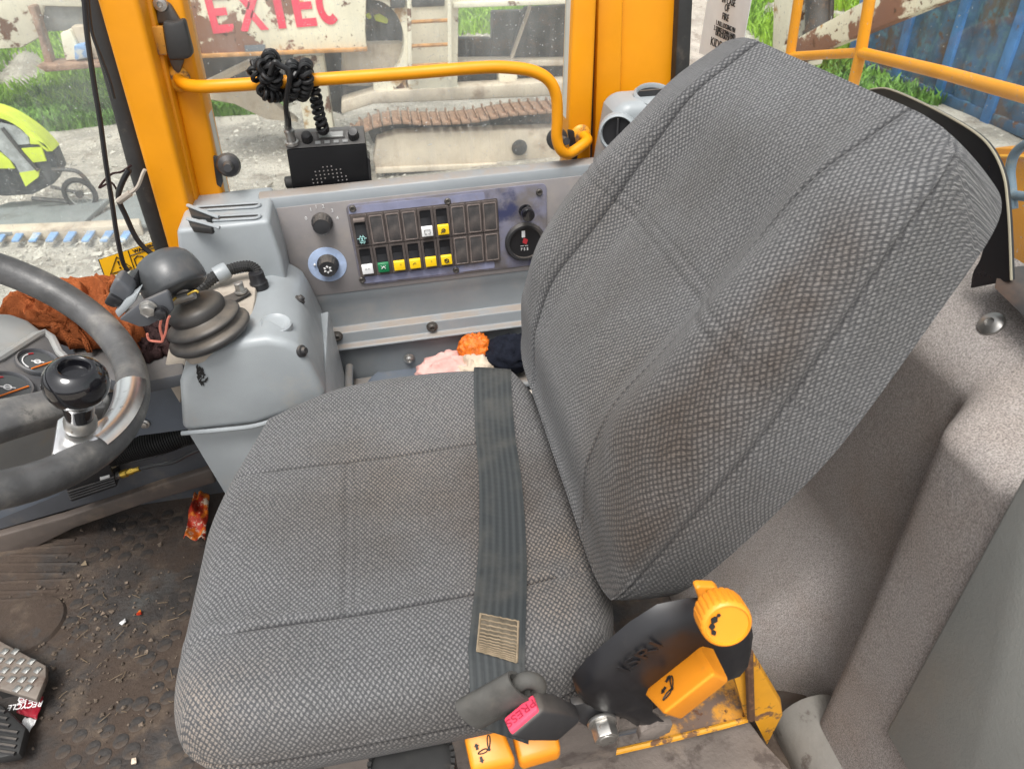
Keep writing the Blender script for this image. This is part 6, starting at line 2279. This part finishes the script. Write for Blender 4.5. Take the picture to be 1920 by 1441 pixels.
# track: frame, dark recess and pads
cprism('track_frame', [(706, 262), (745, 250), (1110, 238), (1110, 300), (1050, 308), (705, 322), (700, 300)], cy - .75, .25, MT['dusty_beige'], .03)
cprism('track_flange', [(704, 316), (1110, 300), (1110, 308), (704, 326)], cy - .8, .1, MT['dusty_beige'], .01)
b = MB()
b.lathe([(.10, 0), (.09, -.03), (.03, -.04), (.001, -.04)], PY(974, 277, cy - .77), (0, 1, 0), 20)
b.build('hub_cap', MT['iron'], cru)
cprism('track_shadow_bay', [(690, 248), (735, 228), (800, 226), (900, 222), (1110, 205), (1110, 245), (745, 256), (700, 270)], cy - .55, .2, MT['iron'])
trk = smooth([PY(640, 300, cy - .6), PY(655, 258, cy - .6), PY(690, 232, cy - .6), PY(740, 220, cy - .6), PY(800, 222, cy - .6), PY(880, 218, cy - .6), PY(960, 205, cy - .6), PY(1110, 196, cy - .6)], 10)
L = [0]
for i in range(1, len(trk)):
    L.append(L[-1] + (trk[i] - trk[i - 1]).length)
padm = MB()
padm.box((0, 0, 0), (.105, .50, .03))
padm.box((.035, 0, .035), (.022, .50, .045))
padme = padm.mesh('track_pad', MT['pad'], bevel=.006)
s = 0
j = 0
while s < L[-1] - .01:
    while j < len(trk) - 2 and L[j + 1] < s:
        j += 1
    f = (s - L[j]) / (L[j + 1] - L[j])
    c = lerp(trk[j], trk[j + 1], f)
    T = (trk[j + 1] - trk[j]).normalized()
    m4 = basis(c, T, (0, 1, 0))
    place('track_pad', padme, cru, m4)
    s += .118
low = [PY(690, 338, cy - .6), PY(1110, 318, cy - .6)]
for k in range(26):
    c = lerp(low[0], low[1], k / 25)
    place('track_pad', padme, cru, basis(c, (low[1] - low[0]).normalized(), (0, -1, 0)))
for k in range(5):
    c = lerp(PY(735, 330, cy - .7), PY(1090, 314, cy - .7), k / 4)
    MB().lathe([(.09, 0), (.09, .2), (.06, .22)], c, (0, 1, 0), 16).build('track_roller', MT['iron'], cru)

# ---- second machine at the top left
my2 = 12.4
mc2 = thing('old_machine', 'white rusty machine with brown post standing on the grass at the upper left', 'machine', PY(90, 125, my2))


def m2(name, px, y, dep, mat, bevel=.02):
    b = MB()
    b.prism([PY(a, c, y) for a, c in px], (0, dep, 0))
    return b.build(name, mat, mc2, bevel=bevel)


m2('machine_side', [(-160, -140), (240, -140), (235, 8), (170, 14), (80, 12), (75, 70), (40, 90), (-160, 100)], my2 + .2, .4, MT['cream_rust'])
m2('machine_panel', [(62, 14), (172, 10), (176, 50), (140, 58), (78, 60)], my2 + .3, .2, MT['hood'])
m2('brown_post', [(50, 12), (64, 12), (98, 118), (84, 122), (70, 66)], my2, .2, MT['pad'])
m2('valve_block', [(112, 62), (132, 56), (150, 96), (152, 112), (122, 114)], my2 + .05, .2, MT['cream_rust'])
m2('valve_block', [(138, 86), (158, 82), (168, 108), (140, 114)], my2 - .02, .2, MT['bluetooth'])
m2('ledge_plate', [(66, 124), (200, 118), (204, 126), (84, 136)], my2 - .2, .5, MT['pad'])
m2('under_box', [(132, 50), (176, 48), (186, 110), (150, 112)], my2 + .12, .2, MT['dusty_beige'])

# ---- lime and grey bike trailer
ty = 8.6
bt = thing('bike_trailer', 'lime green and grey child bike trailer parked on the gravel at the left', 'bike trailer', PY(100, 385, ty))


def tp(name, px, y, dep, mat, bevel=.01):
    b = MB()
    b.prism([PY(a, c, y) for a, c in px], (0, dep, 0))
    return b.build(name, mat, bt, bevel=bevel)


roofc = smooth([PY(-60, 196, ty), PY(0, 211, ty), PY(40, 232, ty), (PY(74, 258, ty)), PY(98, 284, ty)], 6)
roofi = smooth([PY(-60, 216, ty), PY(0, 222, ty), PY(30, 234, ty), PY(52, 252, ty), PY(56, 270, ty)], 6)
b = MB()
roofi2 = smooth([PY(-60, 216, ty), PY(0, 222, ty), PY(34, 238, ty), PY(56, 258, ty), PY(88, 284, ty)], 6)
b.loft([roofc, roofi2, [p + V3((0, .25, 0)) for p in roofi2], [p + V3((0, .25, 0)) for p in roofc], roofc], caps=False, closed=False)
b.build('canopy', MT['hivis'], bt)
tp('rear_corner', [(54, 248), (70, 262), (98, 284), (86, 282), (82, 272), (56, 271)], ty - .01, .25, MT['hivis'])
tp('side_window', [(-60, 216), (0, 223), (30, 236), (52, 254), (56, 270), (32, 272), (-60, 190)], ty + .02, .02, MT['clearfilm'], 0)
tp('body_fabric', [(-60, 260), (0, 240), (30, 272), (82, 271), (88, 283), (98, 286), (104, 300), (112, 320), (100, 345), (60, 365), (10, 368), (-60, 360)], ty + .03, .25, MT['mesh_dark'])
tp('lime_panel', [(40, 279), (78, 276), (87, 302), (60, 305)], ty + .005, .02, MT['hivis'], 0)
tp('lime_panel', [(-60, 270), (0, 286), (18, 300), (28, 316), (-60, 316)], ty + .005, .02, MT['hivis'], 0)
tp('lime_panel', [(36, 324), (74, 318), (72, 332), (48, 350)], ty + .005, .02, MT['hivis'], 0)
tp('clear_film', [(-20, 235), (4, 246), (40, 290), (74, 322), (38, 326), (28, 308), (0, 282), (-20, 275)], ty + .008, .01, MT['clearfilm'], 0)
b = MB()
b.tube(smooth([PY(4, 240, ty), PY(36, 280, ty), PY(72, 320, ty)], 5), .02, 6)
b.tube(smooth([PY(98, 318, ty), PY(140, 320, ty), PY(160, 335, ty), PY(170, 350, ty)], 5), .022, 6)
b.tube([PY(60, 372, ty), PY(128, 378, ty)], .025, 6)
b.tube([PY(95, 350, ty), PY(150, 362, ty)], .02, 6)
b.build('frame_tube', MT['iron'], bt)
wc_ = PY(150, 364, ty)
rw_ = 26 * mpp(wc_)
whl = []
for k in range(40):
    t = 2 * math.pi * k / 40
    whl.append(wc_ + V3((math.cos(t) * rw_ * 1.0, 0, math.sin(t) * rw_ * 1.05)))
wh = MB().tube(whl, .030, 8, closed=True).build('wheel', MT['tyre'], bt)
MB().tube([lerp(wc_, p, .86) for p in whl], .012, 6, closed=True).build('wheel_rim', MT['steel'], wh)
b = MB()
for k in range(12):
    b.tube([wc_, lerp(wc_, whl[int(k * 40 / 12)], .86)], .004, 4)
b.build('spokes', MT['steel'], wh)
MB().disc(wc_ + V3((0, -.03, 0)), (0, 1, 0), .04, .06, 12).build('wheel_hub', MT['iron'], wh)

# ---- wide grey bucket with blue teeth
bz_ = GZ + .12
bkt = thing('toothed_bucket', 'wide grey steel bucket edge with a row of blue teeth on the gravel', 'bucket', PZ(120, 430, bz_))
b = MB()
b.prism([PZ(a, c, bz_) for a, c in ((-120, 420), (20, 378), (60, 376), (205, 372), (160, 412), (150, 425), (0, 436), (-120, 440))], (0, 0, -.05))
b.build('deck_plate', MT['slab'], bkt, bevel=.01)
b = MB()
b.prism([PZ(a, c, bz_ + .01) for a, c in ((-120, 424), (155, 414), (262, 408), (262, 420), (150, 428), (-120, 438))], (0, 0, -.14))
b.build('bucket_edge', MT['dusty_beige'], bkt, bevel=.02)
toothb = MB()
for k, x in enumerate((2, 34, 66, 98, 131, 165, 200, 234)):
    b = MB()
    b.prism([PZ(a + x, c, bz_ - .02) for a, c in ((-2, 432), (14, 431), (0, 450), (-14, 451))], (0, 0, -.025))
    b.build('bucket_tooth', MT['bluetooth'], bkt, bevel=.008)
b = MB()
b.prism([PZ(a, c, bz_ - .03) for a, c in ((170, 412), (262, 360), (300, 360), (300, 420), (175, 420))], (0, 0, -.05))
b.build('side_plate', MT['slab'], bkt, bevel=.01)

# ---- blue container seen through the rear glass
cA = PZ(1610, 108, GZ)
cA = PZ(1590, 120, GZ)
cB = PZ(2080, 330, GZ)
bc = thing('blue_container', 'rusty blue corrugated steel container behind the cab', 'container', cA)
cdir = (cB - cA)
cdir.z = 0
cdn = cdir.normalized()
perp = V3((-cdn.y, cdn.x, 0))
if perp.dot(V3((1, 1, 0))) < 0:
    perp = -perp
b = MB()
A0 = V3((cA.x, cA.y, GZ - .05))
LN = cdir.length
wav = []
nn = 0
sx = 0
pts = []
while sx < LN:
    for d, o_ in ((0, 0), (.07, .035), (.16, .035), (.23, 0)):
        pts.append(A0 + cdn * (sx + d) + perp * o_)
    sx += .36
b.loft([[p + V3((0, 0, zz)) for p in pts] for zz in (.12, 2.7)], caps=False, closed=False)
b.prism([A0 + perp * .06, A0 + cdn * LN + perp * .06, A0 + cdn * LN + perp * 2.4, A0 + perp * 2.4], (0, 0, 2.68))
b.build('container_side', MT['bluesteel'], bc, ang=30)
for hz, th in ((.06, .14), (2.62, .16)):
    MB().prism([A0 + V3((0, 0, hz)) - perp * .02, A0 + cdn * LN + V3((0, 0, hz)) - perp * .02, A0 + cdn * LN + V3((0, 0, hz)) + perp * .1, A0 + V3((0, 0, hz)) + perp * .1], (0, 0, th)).build('container_rail', MT['bluesteel'], bc, bevel=.01)
for f in (.0, .235, .43, .62, .80, .97):
    c = A0 + cdn * (LN * f)
    MB().prism([c - perp * .05, c + cdn * .16 - perp * .05, c + cdn * .16 + perp * .04, c + perp * .04], (0, 0, 2.7)).build('container_rib', MT['bluerib'], bc, bevel=.01)

# ---- flaking white boom leaning before the container
bo = thing('flaking_boom', 'flaking white rusty beam slanting in front of the blue container', 'beam', PX(1500, 110, 5.2))
b0, b1 = PX(1480, 104, 5.4), PX(1900, -95, 6.0)
dd = (b1 - b0).normalized()
sd = V3((0, 0, 1)).cross(dd).normalized()
up_ = dd.cross(sd)
w2 = 26 * mpp(b0)
b = MB()
b.loft([[c + up_ * (w2 * s * y_) + sd * (.12 * x_) for x_, y_ in ((-1, -1), (1, -1), (1, 1), (-1, 1))] for c, s in ((b0, .65), (lerp(b0, b1, .3), .85), (b1, 1.2))])
b.build('boom_beam', MT['panel_rust'], bo, bevel=.02)
# dark machine foot with cream casting left of it
mf = thing('machine_leg', 'grey cream machine leg and dark cylinder left of the flaking beam', 'machine', PX(1520, 80, 5.5))
b = MB()
b.loft([[PX(x, y, 5.5) for x, y in ((1452, -60), (1502, -60), (1492, 60), (1486, 130), (1446, 130))], [PX(x, y, 5.5) + V3((.5, .1, 0)) for x, y in ((1452, -60), (1502, -60), (1492, 60), (1486, 130), (1446, 130))]])
b.build('leg_casting', MT['cream_rust'], mf, bevel=.03)
q0, q1 = PX(1532, 110, 5.6), PX(1535, -80, 5.6)
MB().tube([q0, lerp(q0, q1, .3), lerp(q0, q1, .31), q1], [26 * mpp(q0), 26 * mpp(q0), 22 * mpp(q0), 22 * mpp(q0)], 18).build('leg_cylinder', MT['iron'], mf)
MB().tube([PX(1562, -80, 5.7), PX(1556, 50, 5.7)], .04, 8).build('leg_hose', MT['rubber'], mf)

# ---- yellow guard rail behind the rear glass
gx0 = 1.25
gd = thing('guard_rail', 'yellow tubular guard rail outside the rear window', 'guard rail', PX(1610, 110, gx0))
rr0 = 9.5
J = PX(1614, 99, gx0)
r_ = 10.5 * mpp(J)
for pts in ([PX(1478, 118, gx0), PX(1482, 100, gx0), PX(1506, -60, gx0)], [PX(1592, 190, gx0), J, PX(1642, -70, gx0)]):
    MB().tube(pts, r_, 14).build('rail_post', MT['yellow'], gd)
MB().tube([PX(1484, 106, gx0), J + V3((0, 0, 0))], r_ * .88, 14).build('rail_bar', MT['yellow'], gd)
MB().tube([J, PX(1770, 137, gx0 - .03), PX(1990, 198, gx0 - .07)], r_ * .95, 14).build('rail_bar', MT['yellow'], gd)
MB().tube([PX(1592, 190, gx0), PX(1560, 330, gx0)], r_, 14).build('rail_post', MT['yellow'], gd)
# ---- mirror bracket and yellow body behind the glass at the right edge
bd_ = thing('yellow_body_panel', 'yellow truck body panel behind the rear glass at the right edge', 'body panel', PX(1930, 380, .95))
b = MB()
b.prism([PX(1862, 277, 1.05), PX(2050, 282, 1.05), PX(2050, 560, 1.05), PX(1862, 560, 1.05)], (.05, 0, 0))
b.build('body_sheet', MT['yellow'], bd_, bevel=.004)
b = MB()
b.tube([PX(1864, 293, 1.045), PX(2050, 296, 1.045)], .004, 6)
b.build('body_crease', MT['yellow_worn'], bd_)
ma = thing('mirror_bracket', 'grey blue bent tube bracket outside the rear glass at the right edge', 'bracket', PX(1900, 380, .80))
MB().tube(smooth([PX(1960, 262, .80), PX(1925, 270, .80), PX(1902, 290, .80), PX(1894, 320, .80), PX(1896, 350, .80), PX(1899, 392, .80)], 6), 9 * mpp(PX(1899, 350, .80)), 14).build('bracket_tube', MT['bluearm'], ma)
MB().tube([PX(1898, 366, .80), PX(1960, 372, .80)], 9 * mpp(PX(1899, 350, .80)), 12).build('bracket_arm', MT['bluearm'], ma)
